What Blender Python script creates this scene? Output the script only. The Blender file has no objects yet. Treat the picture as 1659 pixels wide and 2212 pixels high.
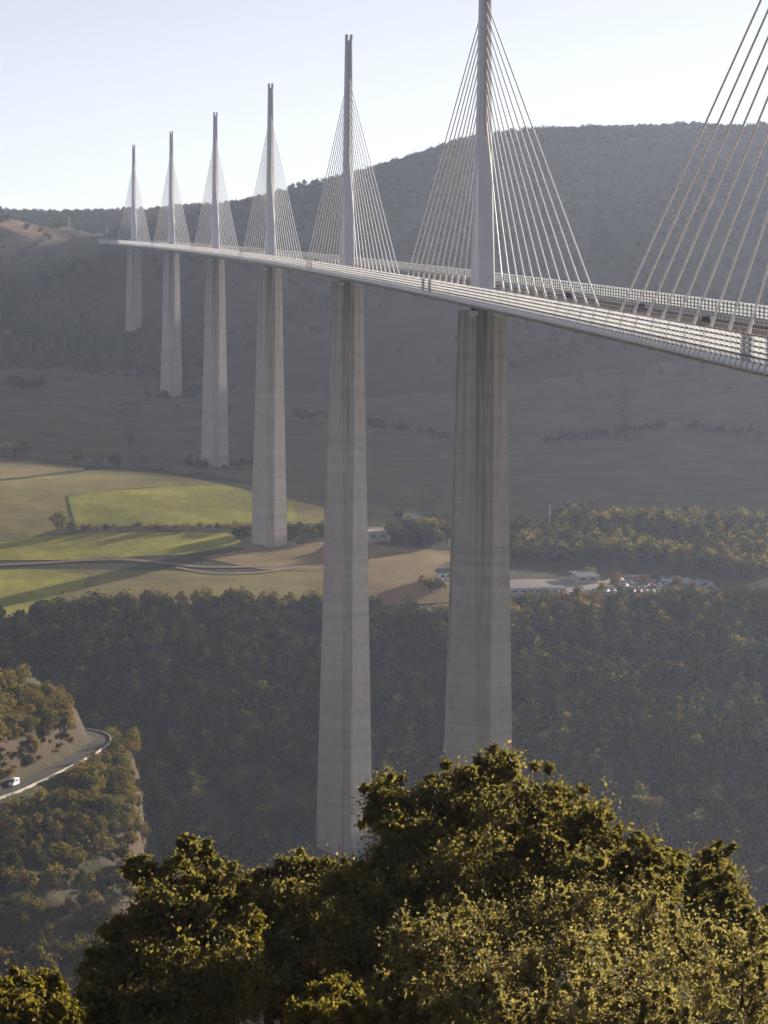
import bpy, math, random
import numpy as np
from mathutils import Matrix, Vector

# ----------------------------------------------------------------------------- camera, sky, sun, exposure
SC = bpy.context.scene
CAM = np.array([-94.43, -649.22, -3.39])
YAW, PIT, ROL, FPX = 0.106886, -0.081081, 0.0065933, 10125.87 / 1.82278
FW = np.array([math.sin(YAW) * math.cos(PIT), math.cos(YAW) * math.cos(PIT), math.sin(PIT)])
_rt = np.array([math.cos(YAW), -math.sin(YAW), 0.0]); _up = np.cross(_rt, FW)
RT = math.cos(ROL) * _rt + math.sin(ROL) * _up
UP = -math.sin(ROL) * _rt + math.cos(ROL) * _up
cd = bpy.data.cameras.new('camera'); cam = bpy.data.objects.new('camera', cd)
SC.collection.objects.link(cam); SC.camera = cam
cd.sensor_fit = 'HORIZONTAL'; cd.angle = 2 * math.atan(829.5 / FPX)
cd.clip_start = 0.5; cd.clip_end = 40000
cam.matrix_world = Matrix(((RT[0], UP[0], -FW[0], CAM[0]), (RT[1], UP[1], -FW[1], CAM[1]),
                           (RT[2], UP[2], -FW[2], CAM[2]), (0, 0, 0, 1)))

SUN_AZ, SUN_EL = math.radians(50.0), math.radians(12.5)      # azimuth clockwise from +Y
SDIR = np.array([math.sin(SUN_AZ) * math.cos(SUN_EL), math.cos(SUN_AZ) * math.cos(SUN_EL), math.sin(SUN_EL)])
W = bpy.data.worlds.new('World'); SC.world = W; W.use_nodes = True
nt = W.node_tree; nt.nodes.clear()
sky = nt.nodes.new('ShaderNodeTexSky'); sky.sky_type = 'NISHITA'; sky.sun_disc = False
sky.sun_elevation = SUN_EL; sky.sun_rotation = SUN_AZ
sky.altitude = 600; sky.air_density = 0.65; sky.dust_density = 0.12; sky.ozone_density = 1.0
bg = nt.nodes.new('ShaderNodeBackground'); bg.inputs['Strength'].default_value = 0.059
wo = nt.nodes.new('ShaderNodeOutputWorld')
hs_ = nt.nodes.new('ShaderNodeHueSaturation'); hs_.inputs['Saturation'].default_value = 0.40; hs_.inputs['Hue'].default_value = 0.54
nt.links.new(sky.outputs[0], hs_.inputs['Color']); nt.links.new(hs_.outputs[0], bg.inputs['Color']); nt.links.new(bg.outputs[0], wo.inputs['Surface'])

sd = bpy.data.lights.new('sun', 'SUN'); sun = bpy.data.objects.new('sun', sd)
SC.collection.objects.link(sun)
sd.energy = 5.0; sd.angle = math.radians(0.53); sd.color = (1.0, 0.90, 0.76)
sun.rotation_euler = Vector(SDIR).to_track_quat('Z', 'Y').to_euler()
sun.location = (0, 0, 400)

SC.view_settings.view_transform = 'Standard'; SC.view_settings.look = 'None'
SC.view_settings.gamma = 1; SC.view_settings.use_curve_mapping = False
SC.view_settings.exposure = 1.22
SC.render.engine = 'CYCLES'
SC.cycles.use_denoising = True
SC.cycles.max_bounces = 6; SC.cycles.diffuse_bounces = 3; SC.cycles.glossy_bounces = 2
SC.cycles.transmission_bounces = 3; SC.cycles.transparent_max_bounces = 4; SC.cycles.volume_bounces = 1
SC.cycles.sample_clamp_indirect = 4.0

# ----------------------------------------------------------------------------- helpers
rng = np.random.default_rng(7)
random.seed(7)
COL = SC.collection

def at(X, Y, d):                                   # point at depth d metres along the view through photo point (X, Y)
    return CAM + d * (FW + RT * (X - 829.5) / FPX - UP * (Y - 1106.0) / FPX)

def project(P):
    d = np.asarray(P, float) - CAM; w = d @ FW
    return 829.5 + FPX * (d @ RT) / w, 1106.0 - FPX * (d @ UP) / w, w

def mesh_np(name, V, F, mats=(), smooth=False, fm=None):
    V = np.asarray(V, np.float32); me = bpy.data.meshes.new(name)
    if isinstance(F, np.ndarray):
        n, k = F.shape
        me.vertices.add(len(V)); me.vertices.foreach_set('co', V.ravel())
        me.loops.add(n * k); me.loops.foreach_set('vertex_index', F.ravel().astype(np.int32))
        me.polygons.add(n); me.polygons.foreach_set('loop_start', np.arange(0, n * k, k, dtype=np.int32))
        me.update(calc_edges=True)
    else:
        me.from_pydata([tuple(v) for v in V.tolist()], [], [tuple(f) for f in F])
    for m in mats: me.materials.append(m)
    if fm is not None: me.polygons.foreach_set('material_index', np.asarray(fm, np.int32))
    if smooth: me.polygons.foreach_set('use_smooth', np.ones(len(me.polygons), bool))
    me.update()
    return me

def add(name, me, parent=None, loc=None, rotz=0.0, scale=None):
    o = bpy.data.objects.new(name, me); COL.objects.link(o)
    if parent is not None: o.parent = parent
    if loc is not None: o.location = tuple(float(v) for v in loc)
    if rotz: o.rotation_euler = (0, 0, rotz)
    if scale is not None: o.scale = scale if hasattr(scale, '__len__') else (scale,) * 3
    return o

def tag(o, label=None, cat=None, group=None, kind=None):
    if label: o['label'] = label
    if cat: o['category'] = cat
    if group: o['group'] = group
    if kind: o['kind'] = kind
    return o

class MB:
    def __init__(s): s.V = []; s.F = []; s.M = []
    def poly(s, pts, faces, m=0):
        b = len(s.V); s.V += [tuple(map(float, p)) for p in pts]
        for f in faces: s.F.append(tuple(b + i for i in f)); s.M.append(m)
    def box(s, c, h, m=0, rot=None):
        c = np.array(c, float)
        P = np.array([[x, y, z] for x in (-1, 1) for y in (-1, 1) for z in (-1, 1)], float) * np.array(h)
        if rot is not None: P = P @ np.array(rot).T
        s.poly(P + c, [(0, 1, 3, 2), (4, 6, 7, 5), (0, 4, 5, 1), (2, 3, 7, 6), (0, 2, 6, 4), (1, 5, 7, 3)], m)
    def tube(s, a, b, r0, r1=None, n=6, m=0, caps=True):
        a = np.array(a, float); b = np.array(b, float); r1 = r0 if r1 is None else r1
        d = b - a; d /= np.linalg.norm(d)
        u = np.cross(d, [0, 0, 1] if abs(d[2]) < .9 else [1, 0, 0]); u /= np.linalg.norm(u); v = np.cross(d, u)
        pts = []
        for p, r in ((a, r0), (b, r1)):
            for i in range(n):
                t = 2 * math.pi * i / n; pts.append(p + r * (math.cos(t) * u + math.sin(t) * v))
        f = [(i, (i + 1) % n, n + (i + 1) % n, n + i) for i in range(n)]
        if caps: f += [tuple(range(n - 1, -1, -1)), tuple(range(n, 2 * n))]
        s.poly(pts, f, m)
    def loft(s, rings, m=0, caps=True):
        n = len(rings[0]); pts = [p for r in rings for p in r]; f = []
        for k in range(len(rings) - 1):
            for i in range(n):
                j = (i + 1) % n
                f.append((k * n + i, k * n + j, (k + 1) * n + j, (k + 1) * n + i))
        if caps: f += [tuple(range(n - 1, -1, -1)), tuple(range((len(rings) - 1) * n, len(rings) * n))]
        s.poly(pts, f, m)
    def mesh(s, name, mats, smooth=False):
        return mesh_np(name, s.V, s.F, mats, smooth, s.M)

def vnoise(x, y, seed=0):                          # smooth value noise, numpy
    x = np.asarray(x, float); y = np.asarray(y, float)
    xi = np.floor(x).astype(np.int64); yi = np.floor(y).astype(np.int64); fx = x - xi; fy = y - yi
    fx = fx * fx * (3 - 2 * fx); fy = fy * fy * (3 - 2 * fy)
    def h(a, b):
        n = (a * 374761393 + b * 668265263 + seed * 1274126177) & 0x7fffffff
        n = ((n ^ (n >> 13)) * 1274126177) & 0x7fffffff
        return ((n ^ (n >> 16)) & 0xffff) / 65535.0
    return (h(xi, yi) * (1 - fx) + h(xi + 1, yi) * fx) * (1 - fy) + (h(xi, yi + 1) * (1 - fx) + h(xi + 1, yi + 1) * fx) * fy

# ----------------------------------------------------------------------------- materials
def new_mat(name):
    m = bpy.data.materials.new(name); m.use_nodes = True
    t = m.node_tree; t.nodes.clear(); o = t.nodes.new('ShaderNodeOutputMaterial')
    return m, t, o

def ramp(t, fac, stops):
    r = t.nodes.new('ShaderNodeValToRGB'); e = r.color_ramp.elements
    while len(e) < len(stops): e.new(0.5)
    for k, (p, c) in enumerate(stops): e[k].position = p; e[k].color = (*c, 1)
    t.links.new(fac, r.inputs[0]); return r.outputs[0]

def noise(t, vec, scale, detail=4, rough=.55, stretch=None):
    if stretch is not None:
        mp = t.nodes.new('ShaderNodeMapping'); mp.inputs['Scale'].default_value = stretch
        t.links.new(vec, mp.inputs[0]); vec = mp.outputs[0]
    n = t.nodes.new('ShaderNodeTexNoise'); n.inputs['Scale'].default_value = scale
    n.inputs['Detail'].default_value = detail; n.inputs['Roughness'].default_value = rough
    t.links.new(vec, n.inputs['Vector']); return n.outputs['Fac']

def mixc(t, fac, a, b, mode='MIX'):
    n = t.nodes.new('ShaderNodeMix'); n.data_type = 'RGBA'; n.blend_type = mode
    for s_, v in ((0, fac), (6, a), (7, b)):
        if hasattr(v, 'is_linked') or hasattr(v, 'links'): t.links.new(v, n.inputs[s_])
        elif s_ == 0: n.inputs[0].default_value = v
        else: n.inputs[s_].default_value = (*v, 1)
    return n.outputs[2]

def coords(t, kind='Object'):
    n = t.nodes.new('ShaderNodeTexCoord'); return n.outputs[kind]

def geopos(t):
    return t.nodes.new('ShaderNodeNewGeometry').outputs['Position']

def princ(t, o, col, rough=.8, spec=.3, metal=0, bump=None, bstr=.3, bdist=.1):
    b = t.nodes.new('ShaderNodeBsdfPrincipled')
    if hasattr(col, 'links'): t.links.new(col, b.inputs['Base Color'])
    else: b.inputs['Base Color'].default_value = (*col, 1)
    b.inputs['Roughness'].default_value = rough; b.inputs['Specular IOR Level'].default_value = spec
    b.inputs['Metallic'].default_value = metal
    if bump is not None:
        bn = t.nodes.new('ShaderNodeBump'); bn.inputs['Strength'].default_value = bstr
        bn.inputs['Distance'].default_value = bdist
        t.links.new(bump, bn.inputs['Height']); t.links.new(bn.outputs[0], b.inputs['Normal'])
    t.links.new(b.outputs[0], o.inputs['Surface']); return b

def plain(name, col, rough=.7, spec=.3, metal=0, var=.12, scale=.6):
    m, t, o = new_mat(name)
    f = noise(t, geopos(t), scale)
    c = ramp(t, f, [(.25, [v * (1 - var) for v in col]), (.75, [min(1, v * (1 + var)) for v in col])])
    princ(t, o, c, rough, spec, metal); return m

def foliage(name, cols, transl=.35, gloss=0.0, tint_scale=None, rough=.45):
    m, t, o = new_mat(name)
    oi = t.nodes.new('ShaderNodeObjectInfo')
    n = noise(t, geopos(t), .35 if tint_scale is None else tint_scale, 3)
    ad = t.nodes.new('ShaderNodeMath'); ad.operation = 'MULTIPLY_ADD'
    ad.inputs[1].default_value = .62; t.links.new(oi.outputs['Random'], ad.inputs[0])
    mm = t.nodes.new('ShaderNodeMath'); mm.operation = 'MULTIPLY'; mm.inputs[1].default_value = .38 if tint_scale is None else .9
    if tint_scale is not None: ad.inputs[1].default_value = .08
    t.links.new(n, mm.inputs[0]); t.links.new(mm.outputs[0], ad.inputs[2])
    k = len(cols)
    c = ramp(t, ad.outputs[0], [(0.12 + .76 * i / (k - 1), cols[i]) for i in range(k)])
    d = t.nodes.new('ShaderNodeBsdfDiffuse'); tr = t.nodes.new('ShaderNodeBsdfTranslucent')
    t.links.new(c, d.inputs['Color'])
    tc = mixc(t, 1.0, c, (1.5, 1.35, .7), 'MULTIPLY'); t.links.new(tc, tr.inputs['Color'])
    mx = t.nodes.new('ShaderNodeMixShader'); mx.inputs[0].default_value = transl
    t.links.new(d.outputs[0], mx.inputs[1]); t.links.new(tr.outputs[0], mx.inputs[2])
    out = mx.outputs[0]
    if gloss > 0:
        g = t.nodes.new('ShaderNodeBsdfGlossy'); g.inputs['Roughness'].default_value = rough
        g.inputs['Color'].default_value = (1, 1, 1, 1)
        m2 = t.nodes.new('ShaderNodeMixShader'); m2.inputs[0].default_value = gloss
        t.links.new(out, m2.inputs[1]); t.links.new(g.outputs[0], m2.inputs[2]); out = m2.outputs[0]
    t.links.new(out, o.inputs['Surface']); return m

# ground: dry grass and earth, bare reddish rock where it is steep
def ground_mat():
    m, t, o = new_mat('ground_cover')
    p = geopos(t)
    n1 = noise(t, p, .012, 5); n2 = noise(t, p, .15, 5); n3 = noise(t, p, .9, 3)
    g = ramp(t, n1, [(.32, (.068, .056, .028)), (.5, (.098, .075, .038)), (.68, (.064, .062, .029))])
    g = mixc(t, n2, g, (.035, .042, .020)); 
    ge = t.nodes.new('ShaderNodeNewGeometry'); sx = t.nodes.new('ShaderNodeSeparateXYZ')
    t.links.new(ge.outputs['Normal'], sx.inputs[0])
    mr = t.nodes.new('ShaderNodeMapRange'); mr.inputs[1].default_value = .80; mr.inputs[2].default_value = .62
    t.links.new(sx.outputs[2], mr.inputs[0])
    rock = ramp(t, n3, [(.3, (.034, .023, .015)), (.55, (.082, .050, .030)), (.8, (.050, .036, .024))])
    c = mixc(t, mr.outputs[0], g, rock)
    princ(t, o, c, .95, .1, 0, n3, .5, .6); return m
M_ground = ground_mat()

def field_mat(name, c0, c1, stripe=None, sscale=.35):
    m, t, o = new_mat(name); p = geopos(t)
    n = noise(t, p, .05, 4); n2 = noise(t, p, .8, 3, .6, stripe)
    f = t.nodes.new('ShaderNodeMath'); f.operation = 'MULTIPLY_ADD'; f.inputs[1].default_value = .55
    mm = t.nodes.new('ShaderNodeMath'); mm.operation = 'MULTIPLY'; mm.inputs[1].default_value = .45
    t.links.new(n2, mm.inputs[0]); t.links.new(n, f.inputs[0]); t.links.new(mm.outputs[0], f.inputs[2])
    c = ramp(t, f.outputs[0], [(.36, c0), (.62, c1)])
    n3 = noise(t, p, .022, 3, .6); c = mixc(t, ramp(t, n3, [(.42, (0, 0, 0)), (.60, (.45, .45, .45))]), c, [v * .62 for v in c0])
    wv = t.nodes.new('ShaderNodeTexWave'); wv.inputs['Scale'].default_value = .075; wv.inputs['Distortion'].default_value = 2.5; wv.inputs['Detail'].default_value = 2; wv.inputs['Detail Scale'].default_value = .3; wv.bands_direction = 'DIAGONAL'
    t.links.new(p, wv.inputs[0]); c = mixc(t, ramp(t, wv.outputs['Fac'], [(.80, (0, 0, 0)), (.97, (.30, .30, .30))]), c, [v * .6 for v in c0])
    princ(t, o, c, .95, .1, 0, n2, .4, .3); return m
M_green = field_mat('field_green', (.26, .245, .030), (.42, .38, .052), (.25, .04, 1))
M_lush = field_mat('field_lush', (.23, .25, .035), (.36, .36, .06), (.2, .2, 1))
M_olive = field_mat('field_olive', (.21, .175, .050), (.32, .26, .080), (.05, .3, 1))
M_beige = field_mat('field_beige', (.20, .165, .062), (.29, .235, .092), (.3, .06, 1))
M_brown = field_mat('field_brown', (.25, .165, .070), (.36, .25, .11), (.06, .35, 1))
M_heath = field_mat('heath_russet', (.115, .072, .042), (.19, .115, .065), (.2, .2, 1))
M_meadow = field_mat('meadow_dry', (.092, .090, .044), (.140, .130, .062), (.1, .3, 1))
M_track = plain('track_earth', (.27, .205, .135), .95, .1, var=.25, scale=.3)
M_gravel = plain('gravel', (.30, .265, .225), .95, .1, var=.22, scale=.25)
M_asphalt = plain('asphalt', (.085, .075, .066), .9, .2, var=.2, scale=.4)
M_roadold = plain('asphalt_old', (.065, .055, .047), .9, .2, var=.2, scale=.3)
M_white = plain('paint_white', (.78, .77, .74), .5, .4, var=.05)
M_paint = plain('road_paint', (.70, .69, .66), .6, .3, var=.1)
M_steel = plain('deck_steel', (.70, .71, .72), .5, .4, var=.08, scale=.1)
M_pylon = plain('pylon_paint', (.52, .52, .54), .45, .4, var=.07, scale=.12)
M_post = plain('post_dark', (.10, .10, .105), .6, .3)
M_cable = plain('cable_sheath', (.80, .77, .72), .4, .4, var=.05)
M_dark = plain('dark_rubber', (.02, .02, .02), .8, .2)
M_glass = plain('car_glass', (.015, .018, .022), .08, .6, var=.05)
M_galv = plain('galvanised', (.36, .34, .32), .5, .4, metal=.3)
M_brownrail = plain('rail_weathered', (.21, .165, .13), .7, .3, var=.2)
M_roof = plain('roof_grey', (.15, .145, .14), .7, .3, var=.15)
M_wall = plain('wall_render', (.46, .41, .35), .9, .2, var=.12)
M_tile = plain('roof_tile', (.30, .15, .09), .85, .2, var=.25, scale=2)
M_bark = plain('bark', (.075, .058, .045), .95, .1, var=.3, scale=3)

def concrete():
    m, t, o = new_mat('pier_concrete'); c = coords(t)
    def math_(op, a, b=None, clamp=False):
        n = t.nodes.new('ShaderNodeMath'); n.operation = op; n.use_clamp = clamp
        for k, v in ((0, a), (1, b)):
            if v is None: continue
            if hasattr(v, 'links'): t.links.new(v, n.inputs[k])
            else: n.inputs[k].default_value = v
        return n.outputs[0]
    n = noise(t, c, .06, 5); ns = noise(t, c, .55, 4, .6, (1, 1, .03)); nb = noise(t, c, .22, 3, .7, (.03, .03, 1.0)); nm = noise(t, c, .35, 5, .65)
    base = ramp(t, n, [(.3, (.41, .37, .32)), (.7, (.54, .495, .445))])
    base = mixc(t, .20, base, ramp(t, ns, [(.3, (.24, .20, .165)), (.65, (.58, .53, .47))]))
    base = mixc(t, .34, base, ramp(t, nb, [(.36, (.28, .24, .20)), (.5, (.47, .42, .36)), (.62, (.60, .55, .49))]))
    base = mixc(t, .22, base, ramp(t, nm, [(.35, (.27, .23, .19)), (.6, (.56, .51, .45))]))
    sx = t.nodes.new('ShaderNodeSeparateXYZ'); t.links.new(c, sx.inputs[0])
    lift = math_('LESS_THAN', math_('PINGPONG', sx.outputs[2], 2.0), .10)
    base = mixc(t, math_('MULTIPLY', lift, .22), base, (.18, .16, .14))
    # run-off stains down from the bearings; streaked darker tone on the narrow end faces
    topm = math_('MULTIPLY_ADD', sx.outputs[2], .012); topm.node.inputs[2].default_value = 1.0; topm.node.use_clamp = True
    midm = math_('LESS_THAN', math_('ABSOLUTE', sx.outputs[0]), 2.2)
    nsr = t.nodes.new('ShaderNodeMapRange'); nsr.inputs[1].default_value = .40; nsr.inputs[2].default_value = .62; t.links.new(ns, nsr.inputs[0])
    st = math_('MULTIPLY', nsr.outputs[0], math_('MULTIPLY_ADD', topm, .55)); st.node.inputs[1].default_value = 1.0
    q = t.nodes.new('ShaderNodeMath'); q.operation = 'MULTIPLY'; q.inputs[1].default_value = .60; t.links.new(topm, q.inputs[0])
    st = math_('MULTIPLY', nsr.outputs[0], q.outputs[0])
    st2 = math_('MULTIPLY', midm, math_('MULTIPLY_ADD', nsr.outputs[0], .3)); st2.node.inputs[1].default_value
    a2 = t.nodes.new('ShaderNodeMath'); a2.operation = 'MULTIPLY_ADD'; a2.inputs[1].default_value = .35; a2.inputs[2].default_value = .12; t.links.new(nsr.outputs[0], a2.inputs[0])
    st2 = math_('MULTIPLY', midm, a2.outputs[0])
    tot = math_('ADD', st, st2, True)
    col = mixc(t, tot, base, (.185, .155, .128))
    princ(t, o, col, .9, .2, 0, ns, .25, .1); return m
M_conc = concrete()

def screen_mat():
    m, t, o = new_mat('screen_acrylic')
    n = noise(t, geopos(t), .7, 3)
    c = ramp(t, n, [(.3, (.82, .82, .82)), (.7, (.95, .95, .95))])
    d = t.nodes.new('ShaderNodeBsdfDiffuse'); tr = t.nodes.new('ShaderNodeBsdfTranslucent')
    t.links.new(c, d.inputs[0]); t.links.new(c, tr.inputs[0])
    mx = t.nodes.new('ShaderNodeMixShader'); mx.inputs[0].default_value = .55
    t.links.new(d.outputs[0], mx.inputs[1]); t.links.new(tr.outputs[0], mx.inputs[2])
    t.links.new(mx.outputs[0], o.inputs['Surface']); return m
M_screen = screen_mat()

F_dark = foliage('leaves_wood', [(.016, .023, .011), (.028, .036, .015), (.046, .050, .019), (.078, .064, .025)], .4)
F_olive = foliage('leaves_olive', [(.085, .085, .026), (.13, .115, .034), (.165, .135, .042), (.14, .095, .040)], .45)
F_yellow = foliage('leaves_yellow', [(.16, .13, .03), (.21, .17, .04), (.24, .20, .05)])
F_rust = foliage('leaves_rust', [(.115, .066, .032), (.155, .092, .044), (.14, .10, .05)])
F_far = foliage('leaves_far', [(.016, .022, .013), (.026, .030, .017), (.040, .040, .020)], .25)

# ----------------------------------------------------------------------------- terrain
K, SL = -4.89085e-5, 0.0286116                     # bridge curve (radius 20 km) and 3 % gradient
def axis(s): return np.array([K * s * s / 2, s, SL * s])
PIERS = {1: 94.5, 2: 244.96, 3: 221.05, 4: 144.21, 5: 136.42, 6: 111.94, 7: 77.56}
def pier_s(i): return (i - 2) * 342.0

CP = [(-94, -652, -5.2), (-94, -760, 0), (-94, -625, -16), (-80, -600, -26), (-110, -600, -27), (-94, -570, -38), (-94, -530, -54), (-94, -450, -86), (-94, -342, -118),
      (-130, -652, -6), (-60, -652, -6), (-250, -649, -10), (-250, -500, -70), (-300, -300, -135), (60, -640, -8), (-40, -600, -28), (-7, -556, -24), (150, -600, -30), (100, -342, -104),
      (250, -342, -120), (0, -150, -185), (-100, -150, -175), (150, -150, -190), (-250, -100, -200), (300, -100, -215),
      (100, 0, -243), (300, 0, -250), (-100, 0, -238), (-250, 0, -235), (0, 130, -264), (150, 150, -266), (-100, 130, -262), (-250, 130, -258), (320, 170, -266),
      (0, 230, -258), (150, 240, -258), (-100, 230, -252), (-250, 230, -245),
      (100, 342, -219), (250, 342, -223), (400, 342, -226), (-100, 342, -213), (-250, 335, -206),
      (0, 450, -183), (200, 450, -186), (-150, 450, -179), (350, 450, -192), (-300, 450, -175),
      (0, 560, -150), (-60, 545, -150), (-150, 525, -153), (-150, 580, -145), (-300, 560, -150), (-300, 520, -158), (100, 560, -152), (200, 565, -152), (300, 565, -156), (420, 565, -162),
      (-150, 684, -128), (-300, 684, -126), (100, 684, -133), (200, 640, -143), (270, 660, -140), (400, 680, -142),
      (100, 610, -142), (180, 600, -147), (-30, 800, -108), (-85, 830, -105), (-155, 830, -104), (-300, 830, -101), (45, 790, -112), (130, 790, -119), (250, 780, -124), (400, 800, -122),
      (-155, 950, -99), (-300, 950, -95), (-80, 930, -106), (60, 930, -108), (200, 930, -110), (350, 950, -104), (500, 950, -92),
      (-120, 1100, -98), (-250, 1150, -80), (100, 1150, -96), (300, 1200, -72), (500, 1250, -45), (700, 1200, -40), (800, 1000, -60),
      (-190, 1450, -48), (-300, 1450, -25), (100, 1368, -68), (250, 1400, -40), (400, 1500, 12), (600, 1500, 45), (800, 1450, 30),
      (20, 1560, -45), (150, 1600, -18), (-200, 1700, -2), (-120, 1700, -28), (-300, 1700, 15), (0, 1720, -15), (150, 1800, 38), (300, 1800, 72), (450, 1800, 108), (620, 1720, 98), (700, 1800, 135),
      (-220, 1905, 76), (-160, 1908, 63), (-300, 1900, 92), (-60, 1915, 46), (-90, 1960, 53), (0, 1950, 40), (-400, 1950, 100),
      (-90, 2100, 58), (-200, 2200, 62), (50, 2150, 78), (-350, 2200, 85),
      (-330, 2640, 100), (-232, 2650, 103), (-130, 2650, 105), (-40, 2640, 105), (60, 2520, 112), (110, 2450, 121), (185, 2300, 142), (250, 2210, 157), (310, 2130, 169),
      (350, 2065, 173), (480, 2030, 173), (592, 1983, 173), (720, 1870, 180), (824, 1740, 184), (872, 1683, 174), (959, 1579, 163), (999, 1532, 152), (1035, 1490, 132), (1083, 1431, 103), (1105, 1406, 86), (1135, 1370, 50), (1180, 1316, 15), (1276, 1201, -15),  # unseen right end of the crest, shaped for where its shadow falls
      (300, 2400, 168), (500, 2300, 186), (800, 2200, 190), (0, 2900, 112), (-300, 3000, 105), (400, 2900, 180), (1100, 2100, 185), (1300, 1850, 175), (1500, 1500, 120),
      (600, 600, -170), (700, 300, -215), (600, 0, -250), (700, -400, -150), (-600, 500, -120), (-600, 0, -200), (-600, 1000, -80), (-600, 1700, 40), (-600, 2400, 100),
      (-600, -500, -60), (1200, 600, -150), (1200, 900, -60), (0, 5000, 150), (-3000, 3000, 120), (3000, 3000, 170), (-3000, 0, 0), (3000, 0, -50), (0, -3000, 60), (3000, -3000, 40), (-3000, -3000, 60),
      (6000, 5000, 150), (-6000, 5000, 130)]
for i, H in PIERS.items():
    a = axis(pier_s(i)); CP.append((a[0], a[1], a[2] - 4.2 - H + .6))
CP = np.array(CP, float)
_C2 = 35.0 ** 2
def _phi(dx, dy): return np.sqrt(dx * dx + dy * dy + _C2)
_n = len(CP)
_A = np.zeros((_n + 3, _n + 3))
_A[:_n, :_n] = _phi(CP[:, None, 0] - CP[None, :, 0], CP[:, None, 1] - CP[None, :, 1]) - 0.0
_A[:_n, _n] = 1; _A[:_n, _n + 1] = CP[:, 0] / 1000; _A[:_n, _n + 2] = CP[:, 1] / 1000; _A[_n:, :_n] = _A[:_n, _n:].T
_w = np.linalg.solve(_A, np.concatenate([CP[:, 2], np.zeros(3)]))

# the road on the wooded spur (left), and the spur built around it
ROAD = np.array([(-235, 20), (-175, 70), (-142, 100), (-128, 120), (-119, 142), (-109, 170), (-101.5, 194), (-98, 212), (-100, 227), (-110, 237), (-130, 243), (-160, 247), (-230, 252)], float)
def densify(P, step=2.0):
    P = np.asarray(P, float); out = []
    n = len(P)
    for i in range(n - 1):
        p0 = P[max(i - 1, 0)]; p1 = P[i]; p2 = P[i + 1]; p3 = P[min(i + 2, n - 1)]
        m = max(2, int(np.linalg.norm(p2 - p1) / step))
        for k in range(m):
            t = k / m
            out.append(.5 * ((2 * p1) + (-p0 + p2) * t + (2 * p0 - 5 * p1 + 4 * p2 - p3) * t * t + (-p0 + 3 * p1 - 3 * p2 + p3) * t ** 3))
    out.append(P[-1]); return np.array(out)
ROADD = densify(ROAD, 4.0)
def road_sd(x, y):
    best = np.full(x.shape, 1e9); sgn = np.zeros(x.shape)
    for i in range(len(ROADD) - 1):
        a = ROADD[i]; d = ROADD[i + 1] - a; L = d @ d
        t = np.clip(((x - a[0]) * d[0] + (y - a[1]) * d[1]) / L, 0, 1)
        ex = x - a[0] - t * d[0]; ey = y - a[1] - t * d[1]; e = np.hypot(ex, ey)
        c = -(d[0] * ey - d[1] * ex)               # positive on the right-hand side = outer (valley) side
        u = e < best; best = np.where(u, e, best); sgn = np.where(u, np.sign(c), sgn)
    return best * sgn
def height(x, y):
    x = np.asarray(x, float); y = np.asarray(y, float); sh = x.shape; x = x.ravel(); y = y.ravel()
    z = np.zeros(x.shape)
    for k in range(0, len(x), 20000):
        xs = x[k:k + 20000]; ys = y[k:k + 20000]
        z[k:k + 20000] = _phi(xs[:, None] - CP[None, :, 0], ys[:, None] - CP[None, :, 1]) @ _w[:_n] + _w[_n] + _w[_n + 1] * xs / 1000 + _w[_n + 2] * ys / 1000
    far = np.clip((y - 1000) / 900, 0, 1)
    z += (vnoise(x / 60, y / 60, 3) - .5) * (1.2 + 9 * far) + (vnoise(x / 170, y / 170, 5) - .5) * (26 * far * np.clip((2100 - y) / 400, .15, 1) * np.clip((700 - x) / 150, 0, 1)) + (vnoise(x / 17, y / 17, 9) - .5) * (.5 + 3.0 * far)
    z = np.clip(z, -268, 260)
    m = (x > -420) & (x < 0) & (y > -120) & (y < 420)
    if m.any():
        xs, ys = x[m], y[m]; s = road_sd(xs, ys)
        rough = (vnoise(xs / 7, ys / 7, 21) - .5) + .45 * (vnoise(xs / 3.6, ys / 3.6, 23) - .5); rough2 = (vnoise(xs / 18, ys / 18, 22) - .5)
        out = np.clip(s - 4.2, 0, None); inn = np.clip(-s - 3.6, 0, None)
        th = np.interp(ys, [55, 100], [34, 52]); h = -151.0 - .60 * np.minimum(out, th) - 2.2 * np.clip(out - th, 0, 6) - .03 * np.clip(out - th - 6, 0, 7) - .9 * np.clip(out - th - 13, 0, None)
        h += 2.3 * np.minimum(inn, 5.5) + .5 * np.clip(inn - 5.5, 0, 18) + .14 * np.clip(inn - 23, 0, 60)
        h += np.where((out > 1) & (out < th), 3.2 * rough + 3 * rough2, 0) + np.where(inn > 1, 4.6 * rough + 4.5 * rough2, 0)
        edge = -86.8 + 4 * (vnoise(ys / 22, ys * 0, 31) - .5)
        h -= 9.0 * np.clip(xs - edge, 0, None) * (np.abs(s) > 4.2)
        h -= 1.2 * np.clip(ys - 256, 0, None) * (np.abs(s) > 4.5)
        z[m] = np.maximum(z[m], h)
    return z.reshape(sh)

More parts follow.
